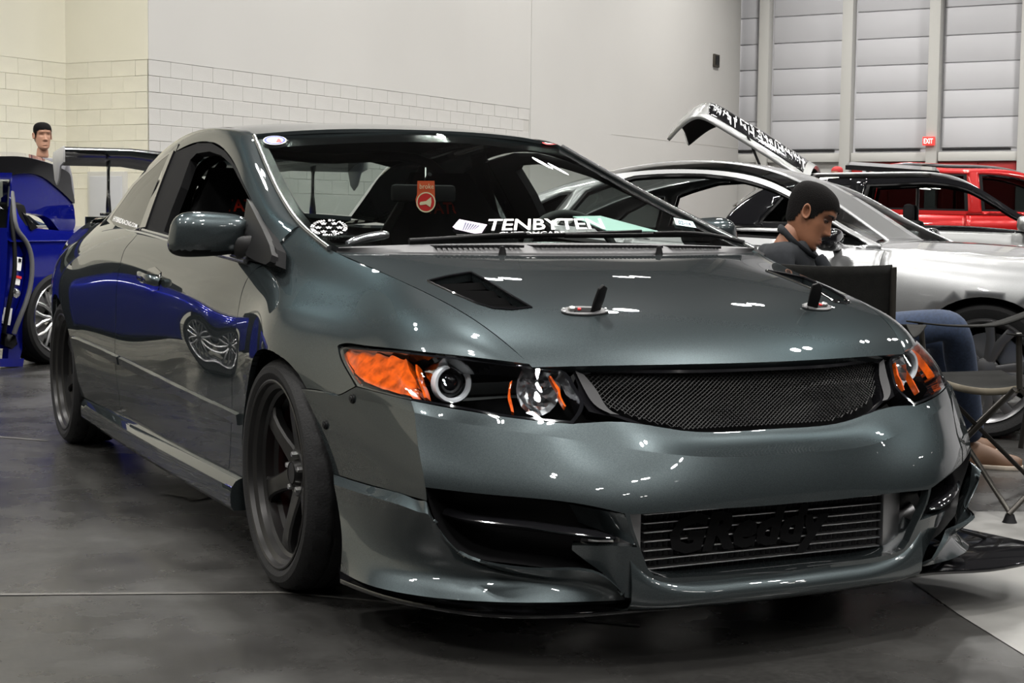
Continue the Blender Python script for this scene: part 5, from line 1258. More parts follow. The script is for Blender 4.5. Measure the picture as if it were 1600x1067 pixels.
def build_car(name, label, fr, paint, st, arches, R, cuts, deck_f, deck_r, belt, rail, cen, win_polys, open_win, rim, spokes, double=False, group=None, wh_y=None, frame_mat=None):
    c = BGCar(name, label, fr, st, paint, group); S = c.S; x0, x1 = c.xs[0], c.xs[-1]; zb = .20
    # side panels between the cut lines
    names = ['quarter_panel', 'door', 'front_fender'] if len(cuts) == 2 else ['quarter_panel', 'rear_door', 'door', 'front_fender']
    xs_ = [x0]+list(cuts)+[x1]
    for k, nm in enumerate(names):
        a, b = xs_[k], xs_[k+1]; ai, bi = [float(np.interp(q, c.xs, np.arange(len(c.xs)))) for q in (a, b)]
        bot = []
        segs = sorted([ax for ax in arches if a < ax < b], reverse=True); cur = b
        for ax in segs:
            r = R*1.10; bot += [(q, zb) for q in np.linspace(cur, ax+r, 5)][:-1]
            bot += [(ax+r*math.cos(t), R+r*math.sin(t)) for t in np.linspace(-.28, math.pi+.28, 34)]; cur = ax-r
        bot += [(q, zb) for q in np.linspace(cur, a, 5)]
        poly = join([(t, 0) for t in np.linspace(ai, bi, 24)], c.xz(bot))
        c.pan(nm, S, poly, paint, step=.05)
    for ax in arches:
        for sg in (1, -1):
            th = np.linspace(-.2, math.pi+.2, 20); P = np.array([[loc(fr, np.array([ax+R*1.12*math.cos(t), sg*y, R+R*1.12*math.sin(t)])) for t in th] for y in (wh_y-.03, wh_y-.26)]+[[loc(fr, np.array([ax+.05*math.cos(t), sg*(wh_y-.26), R+.05*math.sin(t)])) for t in th]])
            V, Fc = grid_mesh(P); c.add(new_obj('wheel_well', mesh_of('wheel_well', V, Fc), 'black_matte'))
            simple_wheel(c.root, fr, ax, sg*wh_y, sg, R, rim, spokes, double=double)
    o_, h, rt = fr
    c.add(box('underbody', loc(fr, np.array([(x0+x1)/2, 0, .26])), (x1-x0-.5, 1.2, .12), 'black_matte', None, np.stack([h, rt, EZ], 1).tolist(), .02))
    # decks
    for nm, dk in (('hood', deck_f), ('trunk_lid', deck_r)):
        if dk: D = Surf([cross_y(e, q) for e, q in dk], grid=20); c.pan(nm, D, rect2(0, D.A, 0, D.B), paint, both=False, flip=None, step=.08)
    # nose and tail
    for xe, nm in ((x1, 'front_bumper'), (x0, 'rear_bumper')):
        col = S(np.full(12, S.A if xe == x1 else 0.), np.linspace(0, S.B, 12)); rows = [[(p[0]+(.0 if abs(q) == 1 else (.10 if xe == x1 else -.08))*(1-q*q), q*p[1], p[2]) for q in (-1, -.6, 0, .6, 1)] for p in col]
        D = Surf(rows, grid=20); c.pan(nm, D, rect2(0, D.A, 0, D.B), paint, both=False, step=.1, flip=None)
    # glass house
    mid = [tuple(.5*(np.array(p)+np.array(q))+np.array([0, .012, .004])) for p, q in zip(belt, rail)]
    G = Surf([rail, mid, belt], grid=30); T = Surf([cross_y(p, q) for p, q in zip(rail, cen[0])], grid=30)
    c.G, c.T = G, T
    hol = [np.asarray(p, float) for p in win_polys]
    c.pan('side_frame', G, rect2(0, G.A, 0, G.B, 24), frame_mat or paint, hol, step=.05, depth=.015)
    for k, p in enumerate(hol):
        q = np.asarray(p, float); inner = offset_poly(q*np.array([.3, .2]), .016)/np.array([.3, .2])
        c.pan('window_trim', G, q, 'black_trim', [inner], step=.04, depth=.02, off=-.004)
        if not open_win[k]: c.pan('side_window', G, q, 'dark_glass', step=.08, depth=0, off=-.008)
    aw, ar = cen[1]
    c.pan('roof', T, rect2(ar, aw, 0, T.B, 16), paint, both=False, step=.08)
    c.pan('windscreen', T, rect2(aw, T.A, 0.12, T.B-.12, 16), 'dark_glass', both=False, step=.08, depth=0, off=-.004)
    c.pan('rear_window', T, rect2(0, ar, 0.12, T.B-.12, 16), 'dark_glass', both=False, step=.08, depth=0, off=-.004)
    return c

# ---- silver coupe, nose to the right, right side towards the camera; columns run from the tail to the nose
frS = place(2.16, 7.2, 29, .86)
stS = {-3.45: [(.60, .80), (.66, .74), (.70, .60), (.70, .45), (.68, .33), (.64, .2)],
 -3.1: [(.70, .90), (.78, .84), (.82, .70), (.82, .52), (.80, .36), (.76, .2)],
 -2.6: [(.74, .92), (.83, .85), (.88, .70), (.89, .54), (.87, .38), (.83, .2)],
 -1.9: [(.77, .90), (.83, .84), (.87, .70), (.875, .54), (.86, .38), (.82, .2)],
 -1.2: [(.78, .87), (.83, .82), (.865, .70), (.87, .54), (.86, .38), (.82, .2)],
 -.55: [(.76, .86), (.82, .81), (.86, .70), (.87, .54), (.86, .38), (.82, .2)],
 0.: [(.73, .83), (.81, .79), (.87, .70), (.89, .56), (.87, .38), (.83, .2)],
 .45: [(.67, .79), (.76, .75), (.82, .66), (.84, .52), (.83, .36), (.79, .2)],
 .80: [(.56, .70), (.64, .66), (.69, .58), (.70, .48), (.69, .34), (.66, .2)]}
belt = [(-2.95, .70, .91), (-2.5, .775, .895), (-2.1, .785, .885), (-1.5, .79, .872), (-1.0, .785, .862), (-.66, .770, .858), (-.52, .755, .86)]
railS = [(-2.93, .62, .95), (-2.45, .57, 1.13), (-2.05, .575, 1.22), (-1.5, .595, 1.245), (-1.12, .63, 1.18), (-.78, .69, 1.00), (-.52, .735, .875)]
cenS = [(-3.0, 0, .965), (-2.5, 0, 1.18), (-2.05, 0, 1.29), (-1.55, 0, 1.305), (-1.22, 0, 1.24), (-.86, 0, 1.05), (-.62, 0, .885)]
sc_ = build_car('silver_coupe', 'silver coupe parked beside the seated man, its window open', frS, 'silver_paint', stS, [-2.62, 0.], .31, (-1.85, -.50), 
  [((-.58, .745, .862), (-.70, 0, .895)), ((-.2, .735, .845), (-.3, 0, .885)), ((.25, .695, .81), (.2, 0, .85)), ((.6, .63, .755), (.62, 0, .79)), ((.82, .55, .69), (.9, 0, .71))],
  [((-2.92, .68, .925), (-3.0, 0, .96)), ((-3.2, .66, .90), (-3.3, 0, .95)), ((-3.45, .58, .80), (-3.56, 0, .90))],
  belt, railS, (cenS, (3.9, 1.7)), [[(1.55, 1.6), (1.75, .45), (2.3, .14), (3.0, .12), (3.6, .16), (4.3, .25), (5.0, .5), (5.45, .95), (5.6, 1.55), (5.3, 1.80), (4, 1.80), (2.5, 1.80)], [(.55, 1.7), (.9, .75), (1.35, .35), (1.55, .4), (1.38, 1.75)]], [True, False], 'wheel_grey', 5, True, wh_y=.86)
def bg_mirror(c, p, m, sgn=1, sz=(.10, .075, .055)):
    """door mirror: cap and stalk"""
    bm = bmesh.new(); bmesh.ops.create_uvsphere(bm, u_segments=20, v_segments=12, radius=1.)
    o_, h, rt = c.fr
    for v in bm.verts:
        x, y, z = [math.copysign(abs(q)**.7, q) for q in v.co]; v.co = Vector(loc(c.fr, np.array(p)+np.array([x*sz[0]*.55, y*sz[0], z*sz[2]])))
    r = c.add(bm_obj('door_mirror', bm, m, None, angle=180)); tube('mirror_stalk', [loc(c.fr, np.array(p)+np.array([0, -sgn*.08, -.02])), loc(c.fr, np.array(p)+np.array([-.01, -sgn*.16, -.06]))], .022, 'black_trim', r, 8)
bg_mirror(sc_, (-.72, .92, .90), 'black_gloss'); bg_mirror(sc_, (-.72, -.92, .90), 'black_gloss', -1)
def bg_cabin(c, seats, zf=.35):
    o_, h, rt = c.fr; Rm = np.stack([h, rt, EZ], 1).tolist()
    for x, y in seats:
        s = c.add(box('seat_back', loc(c.fr, np.array([x, y, .70])), (.14, .46, .60), 'seat_cloth', None, Rm, .05)); box('headrest', loc(c.fr, np.array([x-.03, y, 1.06])), (.09, .24, .16), 'seat_cloth', s, Rm, .035)
    c.add(box('cabin_floor', loc(c.fr, np.array([-1.5, 0, zf])), (2.2, 1.3, .05), 'black_matte', None, Rm, .01))
    c.add(box('dashboard', loc(c.fr, np.array([-.78, 0, .74])), (.30, 1.36, .20), 'dash', None, Rm, .05))
bg_cabin(sc_, [])
# A-pillar wiper on the screen base
sc_.add(tube('wiper', [loc(frS, np.array(p)) for p in ((-.66, .55, .90), (-.70, .2, .93), (-.74, -.2, .94))], .008, 'black_trim', None, 6))

# ---- silver hatchback behind it with its tailgate raised
frH = place(4.82, 12.9, 17, .84)
stH = {-3.4: [(.66, .88), (.70, .82), (.73, .68), (.73, .52), (.71, .36), (.68, .2)],
 -3.0: [(.74, .93), (.79, .86), (.83, .72), (.83, .54), (.81, .38), (.78, .2)],
 -2.55: [(.77, .93), (.82, .86), (.86, .72), (.87, .54), (.85, .38), (.81, .2)],
 -1.8: [(.785, .92), (.82, .86), (.85, .72), (.855, .54), (.84, .38), (.80, .2)],
 -.6: [(.78, .90), (.82, .84), (.85, .72), (.855, .54), (.84, .38), (.80, .2)],
 0.: [(.74, .87), (.80, .82), (.86, .72), (.87, .56), (.85, .38), (.81, .2)],
 .5: [(.66, .80), (.74, .76), (.79, .66), (.80, .52), (.78, .36), (.75, .2)],
 .85: [(.55, .70), (.62, .66), (.66, .58), (.67, .46), (.66, .34), (.63, .2)]}
UPH = .035
beltH = [(-3.15, .74, .945), (-2.8, .775, .925), (-2.3, .785, .915), (-1.6, .79, .905), (-1.0, .79, .90), (-.6, .775, .895), (-.40, .755, .90)]
railH = [(-3.08, .66, 1.06), (-2.75, .615, 1.25), (-2.25, .605, 1.315), (-1.6, .605, 1.325), (-1.1, .615, 1.285), (-.72, .665, 1.08), (-.42, .735, .925)]
cenH = [(-3.15, 0, 1.10), (-2.75, 0, 1.325), (-2.25, 0, 1.385), (-1.65, 0, 1.395), (-1.2, 0, 1.35), (-.82, 0, 1.13), (-.52, 0, .94)]
railH = [(a, b, c+UPH*min(1, max(0, (c-.93)/.3))) for a, b, c in railH]; cenH = [(a, b, c+UPH*min(1, max(0, (c-.94)/.3))) for a, b, c in cenH]
hb = build_car('silver_hatchback', 'silver hatchback with its long tailgate raised, black window frames', frH, 'silver_paint_warm', stH, [-2.6, 0.], .31, (-2.0, -.55),
  [((-.45, .74, .905), (-.55, 0, .935)), ((0, .72, .875), (0, 0, .905)), ((.45, .65, .805), (.5, 0, .84)), ((.85, .53, .69), (.95, 0, .71))], None,
  beltH, railH, (cenH, (4.0, 1.0)), [[(2.42, 1.86), (2.5, .22), (3.3, .16), (4.0, .24), (4.6, .45), (5.2, .9), (5.5, 1.86)], [(.9, 1.8), (1.3, .5), (1.9, .26), (2.3, .24), (2.22, 1.86)]], [True, False], 'wheel_silver', 10, wh_y=.84, frame_mat='black_gloss')
bg_mirror(hb, (-.62, .93, .98), 'silver_paint_warm', 1, (.12, .08, .065))
bg_cabin(hb, [(-1.55, .36), (-1.55, -.36)])
# ---- raised tailgate of the hatchback (outer skin faces up and forward)
def hb_pt(x, y, z): return loc(frH, np.array([x, y, z]))
HX, HZ = -2.42, 1.42
prof = [(.85*a_, .83*b_) for a_, b_ in [(0, 0), (-.30, .205), (-.62, .41), (-.95, .61), (-1.08, .68), (-1.17, .70), (-1.27, .67), (-1.40, .575), (-1.52, .46)]]
hw = [.60, .61, .62, .62, .61, .60, .58, .54, .48]
rows = []
for (px_, pz_), w in zip(prof, hw): rows.append([(HX+px_, q*w, HZ+pz_-.10+.16*(1-q*q)) for q in (-1, -.6, -.2, .2, .6, 1)])
TG = Surf(np.array(rows).transpose(1, 0, 2), grid=30)      # a: hinge..tip, b: left..right
gate = hb.pan('tailgate', TG, rect2(0, 8, 0, 5, 24), 'silver_paint_warm', [join([(a, .45) for a in np.linspace(.25, 3.9, 8)], [(4.25, 1.0), (4.3, 2.5), (4.25, 4.0)], [(a, 4.62) for a in np.linspace(3.9, .25, 8)])], both=False, step=.05, depth=.03, flip=True)[0]
gl_ = hb.pan('tailgate_glass', TG, join([(a, .45) for a in np.linspace(.25, 3.9, 8)], [(4.25, 1.0), (4.3, 2.5), (4.25, 4.0)], [(a, 4.62) for a in np.linspace(3.9, .25, 8)]), 'black_gloss', both=False, step=.06, depth=.02, off=-.004, flip=True)[0]
def lidstroke(a0, a1, b0, b1, sl):
    q = np.array([(a0, b0), (a1, b0), (a1+sl, b1), (a0+sl, b1)]); P = TG(q[:, 0], q[:, 1]); N = TG.normal(q[:, 0], q[:, 1]); N[N[:, 2] < 0] *= -1
    return loc(frH, P+N*.004)
r2 = random.Random(3); V = []; Fc = []
a = 3.9
while a > .35:
    w = .05+.10*r2.random()
    for k in range(2):
        b0 = 3.2+.6*r2.random(); o = len(V); V += list(lidstroke(a-w*(.35+.3*k), a-w*(.1+.3*k), b0, b0+.35+.45*r2.random(), -.12)); Fc.append((o, o+1, o+2, o+3))
    o = len(V); b0 = 3.15+.9*r2.random(); V += list(lidstroke(a-w, a, b0, b0+.16, -.03)); Fc.append((o, o+1, o+2, o+3)); a -= w*1.15+.015
mat('decal_grey', (.62, .63, .64), .5)
new_obj('glass_lettering', mesh_of('glass_lettering', V, Fc, False), 'decal_grey')
hb.add(COL.objects['glass_lettering'])
inner = hb.pan('tailgate_lining', TG, rect2(.05, 7.95, .1, 4.9, 16), 'black_matte', both=False, step=.1, depth=.0, off=-.035, flip=True)[0]
hb.add(tube('gas_strut', [hb_pt(HX-.55, .56, HZ+.30), hb_pt(HX-.42, .60, HZ+.02), hb_pt(HX-.30, .62, HZ-.28)], [.012, .012, .02], 'black_trim', None, 8))
# ---- red car further back, with a dark lid propped open over its nose
frR = place(7.5, 19.0, 10, .86)
stR = {x: [(y*.9, z) for y, z in p] for x, p in {-3.6: [(.74, 1.05), (.78, .98), (.80, .8), (.80, .6), (.79, .4), (.76, .22)], -3.0: [(.80, 1.08), (.86, 1.0), (.88, .8), (.88, .6), (.87, .4), (.84, .22)], -1.8: [(.82, 1.07), (.87, 1.0), (.89, .8), (.89, .6), (.88, .4), (.85, .22)], -.6: [(.82, 1.06), (.87, 1.0), (.89, .8), (.89, .6), (.88, .4), (.85, .22)], 0.: [(.78, 1.03), (.85, .98), (.89, .8), (.89, .6), (.88, .4), (.85, .22)], .7: [(.70, .95), (.78, .9), (.82, .75), (.82, .58), (.81, .4), (.78, .22)]}.items()}
rb_ = [(-3.4, .72, 1.10), (-3.0, .73, 1.09), (-2.2, .74, 1.08), (-1.4, .74, 1.075), (-.8, .73, 1.07), (-.35, .70, 1.07)]
rr_ = [(-3.36, .66, 1.28), (-3.0, .62, 1.50), (-2.2, .61, 1.53), (-1.5, .61, 1.51), (-1.0, .63, 1.36), (-.40, .68, 1.10)]
rc_ = [(-3.42, 0, 1.30), (-3.0, 0, 1.56), (-2.2, 0, 1.60), (-1.55, 0, 1.57), (-1.08, 0, 1.42), (-.50, 0, 1.12)]
rr_ = [(a, b, c+.12*(c > 1.2)) for a, b, c in rr_]; rc_ = [(a, b, c+.12*(c > 1.2)) for a, b, c in rc_]
red = build_car('red_wagon', 'bright red car standing in front of the red doors', frR, 'red_paint', stR, [-2.7, 0.], .33, (-2.0, -.6), [((-.4, .70, 1.07), (-.5, 0, 1.10)), ((.2, .66, 1.02), (.2, 0, 1.06)), ((.7, .60, .94), (.8, 0, .97))], None,
  rb_, rr_, (rc_, (3.2, .8)), [[(2.5, 1.85), (2.5, .25), (3.2, .3), (4.0, .5), (4.6, 1.2), (4.6, 1.85)], [(.7, 1.85), (.9, .45), (1.4, .25), (2.3, .25), (2.3, 1.85)]], [False, False], 'wheel_silver', 8, wh_y=.78)
# propped lid: a thin dark-edged slab, on a prop
lid0 = [depth_at(u, v, d) for u, v, d in ((1321, 258, 16.2), (1468, 268, 15.9), (1462, 262, 17.0), (1330, 253.5, 17.2))]
lid_root = empty('propped_lid', tuple(np.array(lid0).mean(0)*np.array([1, 1, 0])), 0, 'flat dark-edged body lid held up over the silver hatchback roof on two rods', 'car lid')
Pl = np.array(lid0); Vl = np.concatenate([Pl, Pl-[0, 0, .045]])
rel(new_obj('lid_skin', mesh_of('lid_skin', Vl, [(0, 1, 2, 3), (0, 4, 5, 1), (1, 5, 6, 2), (2, 6, 7, 3), (3, 7, 4, 0), (7, 6, 5, 4)], False), 'wing_black'), lid_root)
rel(new_obj('lid_top', mesh_of('lid_top', Pl*1.0+[0, 0, .006], [(0, 1, 2, 3)], False), 'silver_paint_warm'), lid_root)
for t in (.2, .8):
    q = Pl[2]*t+Pl[3]*(1-t); rel(tube('prop_rod', [q-[0, 0, .03], [q[0], q[1], 0]], .018, 'dark_metal', None, 8), lid_root)

# ================================================================== blue car on the left, its door and lid open
WB = depth_at(92, 512, 10.3); WB[2] = .30
hB = -.45*RH-.893*FH; nB = .893*RH-.45*FH             # heading, outward normal of the side we see
def bsurf(off=0., bulge=.06):
    def f(a, b):
        t = np.clip((b-.15)/.75, 0, 1.3); w = off-bulge*(2*t-1)**2
        return WB-EZ*.30-hB*(a-2.)[:, None]+nB*w[:, None]+EZ*b[:, None]
    return FSurf(f, 5., 1.9, grid=110)
blue = empty('blue_car', tuple(WB*np.array([1, 1, 0])), 0, 'bright blue car with its door and rear lid open, beside the block wall', 'car')
binv = Matrix.Translation(-Vector(blue.location))
def badd(o): o.parent = blue; o.matrix_parent_inverse = binv; return o
def bflip(S):
    N = S.normal(np.array([2.]), np.array([.6]))[0]; return (N@nB) < 0
B0 = bsurf(0.); BF = bflip(B0)
def bpan(name, pts, m, off=0., depth=.04, n=None, holes=(), S=None, step=.05):
    S = S or B0; return badd(panel(name, S, pix(S, pts, n), m, None, [pix(S, h) for h in holes], 0, step, depth, off, flip=BF))
seal = [(16, 300), (19, 325), (25.6, 360), (36.6, 374.6), (46, 396.6), (48, 418.5), (44, 453), (36.6, 477), (27, 501), (19.5, 521)]
archB = [(35, 545), (35, 526), (39, 501), (46, 482), (56, 462), (73, 446), (93, 438), (115, 446), (130, 470), (140, 510), (142, 560)]
quarter = curve(np.c_[np.array(seal), np.zeros(10)], 30)[:, :2].tolist()+[(14, 540), (12, 566)]+[(30, 566)]+curve(np.c_[np.array(archB), np.zeros(11)], 36)[:, :2].tolist()+[(150, 566), (230, 560), (225, 420), (190, 385), (150, 371), (112, 363), (98, 361), (60, 357), (52, 356), (40, 352), (30, 338), (24, 320), (20, 303)]
bpan('quarter_panel', quarter, 'blue_paint', 0, .05, step=.04)
bpan('door_jamb', [(15, 300), (18, 325), (23, 360), (34, 376), (43, 398), (45, 418), (41, 452), (34, 476), (25, 499), (17, 521), (12, 545), (4, 545), (6, 521), (14, 470), (21, 430), (22, 395), (19, 360), (15.5, 325)], 'blue_paint', -.035, .05)
badd(tube('door_seal', B0(*pix(B0, seal, 30).T)+nB*.012, .016, 'cowl_plastic', None, 8))
badd(tube('door_seal', B0(*pix(B0, [(14, 300), (16, 325), (20, 360), (23, 395), (22, 430), (15, 470), (6, 521)], 24).T)+nB*.0, .014, 'black_trim', None, 8))
bpan('sill', [(-160, 560), (36, 560), (34, 580), (-160, 575)], 'blue_paint', .01, .10)
bpan('sill_pad', [(2, 520), (19, 522), (22, 535), (14, 545), (2, 538)], 'black_trim', .03, .03)
for pts, m in (([(29, 400), (39, 402), (37, 423), (27, 421)], 'white_vinyl'), ([(29, 430), (37, 432), (35, 446), (26, 444)], 'white_vinyl'), ([(12, 481), (24, 483), (20, 510), (6, 506)], 'white_vinyl')):
    bpan('jamb_label', pts, m, -.024, .004)
bpan('jamb_label', [(29.5, 430), (37.5, 432), (37, 436), (29, 434)], 'red_vinyl', -.018, .003); bpan('jamb_label', [(33, 403), (37, 404), (36.5, 409), (32.5, 408)], 'black_trim', -.018, .003)
p_ = B0(*pix(B0, [(23, 458)]).T)[0]; badd(lathe('striker', [(.0001, .03), (.02, .028), (.03, .018), (.032, 0)], 'chrome', None, frame_from(p_, nB), 16))
# open door: hinged forward, swung out towards the camera
dd = badd(empty_mesh('door', None))
def dpan(name, pts, m, off, depth, holes=()): o = panel(name, bd, pix(bd, pts), m, None, [pix(bd, h) for h in holes], 0, .06, depth, off, flip=BF); o.parent = dd; return o
HG = WB-EZ*.30+hB*1.55; DD = -hB*.86+nB*.51
bd = FSurf(lambda a, b: HG+DD*(a-1.)[:, None]+EZ*b[:, None], 5., 1.9, 110)
dpan('door_skin', [(-160, 362), (11, 362), (12, 380), (9, 440), (4, 490), (-3, 560), (-160, 570)], 'blue_paint', 0, .10)
dpan('window_frame', [(-160, 268), (19, 270), (18.5, 282), (16, 320), (13, 362), (-160, 362)], 'blue_paint', 0, .04, [[(-150, 279), (16.5, 280), (14, 320), (11, 356), (-150, 356)]])
dpan('door_glass', [(-150, 279), (16.5, 280), (14, 320), (11, 356), (-150, 356)], 'dark_glass', -.015, .0)
badd(box('cabin_dark', WB+hB*1.0-nB*.55+EZ*.30, (1.7, .9, .9), 'black_matte', None, np.stack([hB, nB, EZ], 1).tolist(), .05))
# raised lid: domed blue skin, black border band, standing above the rear deck
def lids(off): return FSurf(lambda a, b: WB-EZ*.30-hB*(a-2.)[:, None]+nB*(off-.14*np.maximum(b-1.0, 0)**1.5-.10*(a-2.)**2)[:, None]+EZ*b[:, None], 5., 1.9, 110)
LD0 = lids(-.22)
def lpan(name, pts, m, off, depth, step=.04): return badd(panel(name, LD0, pix(LD0, pts, 60), m, None, [], 0, step, depth, off, flip=BF, lift=lambda P: .0*P[:, 0]))
lpan('rear_lid', [(18, 274), (42, 270), (63, 275), (84, 290.5), (107, 311.6), (113, 318), (117, 337), (117, 354), (107, 366), (96, 363), (79, 343), (52, 334), (32, 330), (22, 320), (18, 300), (18, 274)][:-1], 'blue_paint', .0, .08)
lpan('roof_band', [(-160, 246), (0, 244.5), (39, 246), (60, 251), (79, 257), (95, 264), (106, 271), (110, 290), (113, 318), (107, 312), (84, 291), (63, 276), (42, 271), (19, 273), (-160, 276)], 'black_gloss', .012, .12)
Rp = lambda u, v, d: depth_at(u, v, d)
rp = [[Rp(u, v, 10.6+dd_) for u, v in ((-160, 245-2*k), (0, 243-2*k), (39, 245.5-2*k), (62, 250-1.5*k), (84, 257-k))] for k, dd_ in enumerate((0, .3, .6, .9))]
RS_ = Surf(rp, grid=20); V, Fc = grid_mesh(RS_(*[g.ravel() for g in np.meshgrid(np.linspace(0, 4, 24), np.linspace(0, 3, 10))]).reshape(10, 24, 3)); badd(new_obj('roof', mesh_of('roof', V, Fc), 'blue_paint'))
bpan('spoiler_tip', [(101, 262), (109, 266.5), (107, 271), (101, 268)], 'blue_paint', -.15, .05)
bpan('side_glass', [(33, 332), (40, 337), (50, 348), (57, 356), (48, 361), (45, 358)], 'black_gloss', .012, .01)
bpan('lid_strut', [(117, 345), (120, 346), (127, 362), (124, 363)], 'dark_metal', -.2, .02)
bpan('lid_hinge', [(107, 362), (112, 356), (115, 357), (118, 353), (124, 360), (120, 366), (108, 366)], 'steel', -.2, .03)
# rear deck and tail going away from the camera
dk = [[WB-EZ*.30-hB*a+nB*w+EZ*z for w, z in ((-.02, .80), (-.15, .86), (-.5, .89), (-1.0, .89), (-1.6, .86))] for a in (-.4, 0, .4, .8, 1.0)]
V, Fc = grid_mesh(np.array(dk)); badd(new_obj('rear_deck', mesh_of('rear_deck', V, Fc), 'blue_paint'))
badd(box('tail_core', WB-hB*.35-nB*.85+EZ*.28, (1.5, 1.3, .45), 'black_matte', None, np.stack([hB, nB, EZ], 1).tolist(), .05))
simple_wheel(blue, (WB-EZ*.30, -hB, nB), 0., 0.02, 1, .30, 'wheel_silver', 8, W=.25, double=True)
# dark wheel well
th = np.linspace(-.25, math.pi+.25, 22); P = np.array([[WB-hB*.33*math.cos(t)+EZ*.33*math.sin(t)-nB*w for t in th] for w in (.05, .28)]+[[WB-nB*.28-hB*.05*math.cos(t)+EZ*.05*math.sin(t) for t in th]]); V, Fc = grid_mesh(P); badd(new_obj('wheel_well', mesh_of('wheel_well', V, Fc), 'black_matte'))

# the front half of the blue car: it reaches out of the picture to the left and shows in the coupe's flank
frB = (WB-EZ*.30+hB*2.55-nB*.86, hB, -nB)
stB = {x: [(y, z) for y, z in p] for x, p in {-.75: [(.74, .90), (.80, .84), (.85, .70), (.86, .54), (.85, .38), (.81, .2)], -.3: [(.74, .89), (.81, .83), (.86, .70), (.87, .54), (.86, .38), (.82, .2)], 0.: [(.73, .87), (.81, .82), (.88, .70), (.89, .56), (.87, .38), (.83, .2)], .45: [(.66, .80), (.76, .76), (.82, .66), (.84, .52), (.83, .36), (.79, .2)], .85: [(.54, .68), (.63, .64), (.69, .56), (.70, .46), (.69, .34), (.66, .2)]}.items()}
fb_ = BGCar('t', None, frB, stB, 'blue_paint'); bpy.data.objects.remove(fb_.root, do_unlink=True); fb_.root = blue; fb_.inv = binv
bot = [(.85, .2), (.5, .2)]+[(.34*math.cos(t), .30+.34*math.sin(t)) for t in np.linspace(-.28, math.pi+.28, 34)]+[(-.5, .2), (-.75, .2)]
fb_.pan('front_fender', fb_.S, join([(t, 0) for t in np.linspace(0, 4, 20)], fb_.xz(bot)), 'blue_paint')
HD_ = Surf([cross_y(e, q) for e, q in [((-.75, .74, .90), (-.85, 0, .94)), ((-.2, .735, .88), (-.2, 0, .92)), ((.4, .66, .805), (.45, 0, .84)), ((.85, .53, .68), (.95, 0, .70))]], grid=20)
fb_.pan('hood', HD_, rect2(0, HD_.A, 0, HD_.B), 'blue_paint', both=False, step=.08)
NS_ = Surf([[(x+.1*(1-q*q), q*y, z) for q in (-1, -.5, 0, .5, 1)] for x, y, z in ((.85, .54, .68), (.88, .69, .56), (.88, .70, .40), (.86, .66, .2))], grid=20)
fb_.pan('front_bumper', NS_, rect2(0, 4, 0, 3), 'blue_paint', both=False, step=.1)
for sg in (1, -1): simple_wheel(blue, frB, 0., sg*.86, sg, .30, 'wheel_silver', 8, double=True)
WN_ = Surf([cross_y(e, q) for e, q in [((-.70, .70, .91), (-.80, 0, .95)), ((-1.1, .64, 1.08), (-1.2, 0, 1.12)), ((-1.55, .58, 1.24), (-1.6, 0, 1.29))]], grid=20)
fb_.pan('windscreen', WN_, rect2(0, WN_.A, 0, WN_.B), 'dark_glass', both=False, step=.1, depth=0)
RF_ = Surf([cross_y(e, q) for e, q in [((-1.55, .58, 1.24), (-1.6, 0, 1.29)), ((-2.0, .57, 1.27), (-2.0, 0, 1.32)), ((-2.6, .56, 1.24), (-2.6, 0, 1.29))]], grid=20)
fb_.pan('roof', RF_, rect2(0, RF_.A, 0, RF_.B), 'black_gloss', both=False, step=.1)
# ================================================================== people and camp chairs
mat('skin', (.21, .090, .048), .5, noise=(30, .08, 3)); mat('skin_light', (.45, .24, .16), .5); mat('hair_black', (.004, .0035, .0035), .9, spec=.12, bump=(250, .4)); mat('eye_white', (.10, .055, .04), .35); mat('lip', (.26, .09, .06), .45); mat('brow', (.008, .006, .005), .8)
mat('shirt_charcoal', (.012, .0135, .016), .9, spec=.2, noise=(60, .15, 3)); mat('denim', (.013, .024, .052), .85, noise=(90, .25, 3)); mat('shoe_brown', (.075, .034, .014), .6); mat('sole', (.35, .3, .25), .7)
mat('chair_cloth', (.006, .006, .0055), .9, spec=.2, noise=(40, .2, 3), bump=(300, .2)); mat('chair_edge', (.11, .095, .07), .85); mat('chair_tube', (.035, .032, .028), .4, metal=.6); mat('shirt_red', (.35, .02, .02), .8); mat('shirt_grey', (.2, .2, .22), .8)
def skin_mesh(name, pts, edges, m, parent, sub=2, root=0):
    """pts: (pos, radius or (rx,ry)); grown with a skin modifier and baked"""
    me = bpy.data.meshes.new(name); me.from_pydata([tuple(map(float, p[0])) for p in pts], edges, []); o = bpy.data.objects.new(name, me); COL.objects.link(o)
    md = o.modifiers.new('skin', 'SKIN'); md.use_smooth_shade = True
    for v, p in zip(me.skin_vertices[0].data, pts): v.radius = p[1] if isinstance(p[1], tuple) else (p[1], p[1]); v.use_root = False
    me.skin_vertices[0].data[root].use_root = True
    sd = o.modifiers.new('sub', 'SUBSURF'); sd.levels = sub; sd.render_levels = sub
    dg = bpy.context.evaluated_depsgraph_get(); me2 = bpy.data.meshes.new_from_object(o.evaluated_get(dg)); bpy.data.objects.remove(o, do_unlink=True)
    me2.polygons.foreach_set('use_smooth', [True]*len(me2.polygons)); return new_obj(name, me2, m, parent)
HZ_ = [(-.118, .066, .026, .014), (-.108, .084, .004, .036), (-.090, .091, -.03, .050), (-.065, .090, -.055, .057), (-.040, .088, -.072, .062), (-.010, .088, -.084, .067), (.020, .087, -.094, .070), (.045, .094, -.099, .073), (.075, .089, -.098, .073), (.100, .073, -.087, .065), (.118, .046, -.062, .048), (.128, .012, -.022, .018)]
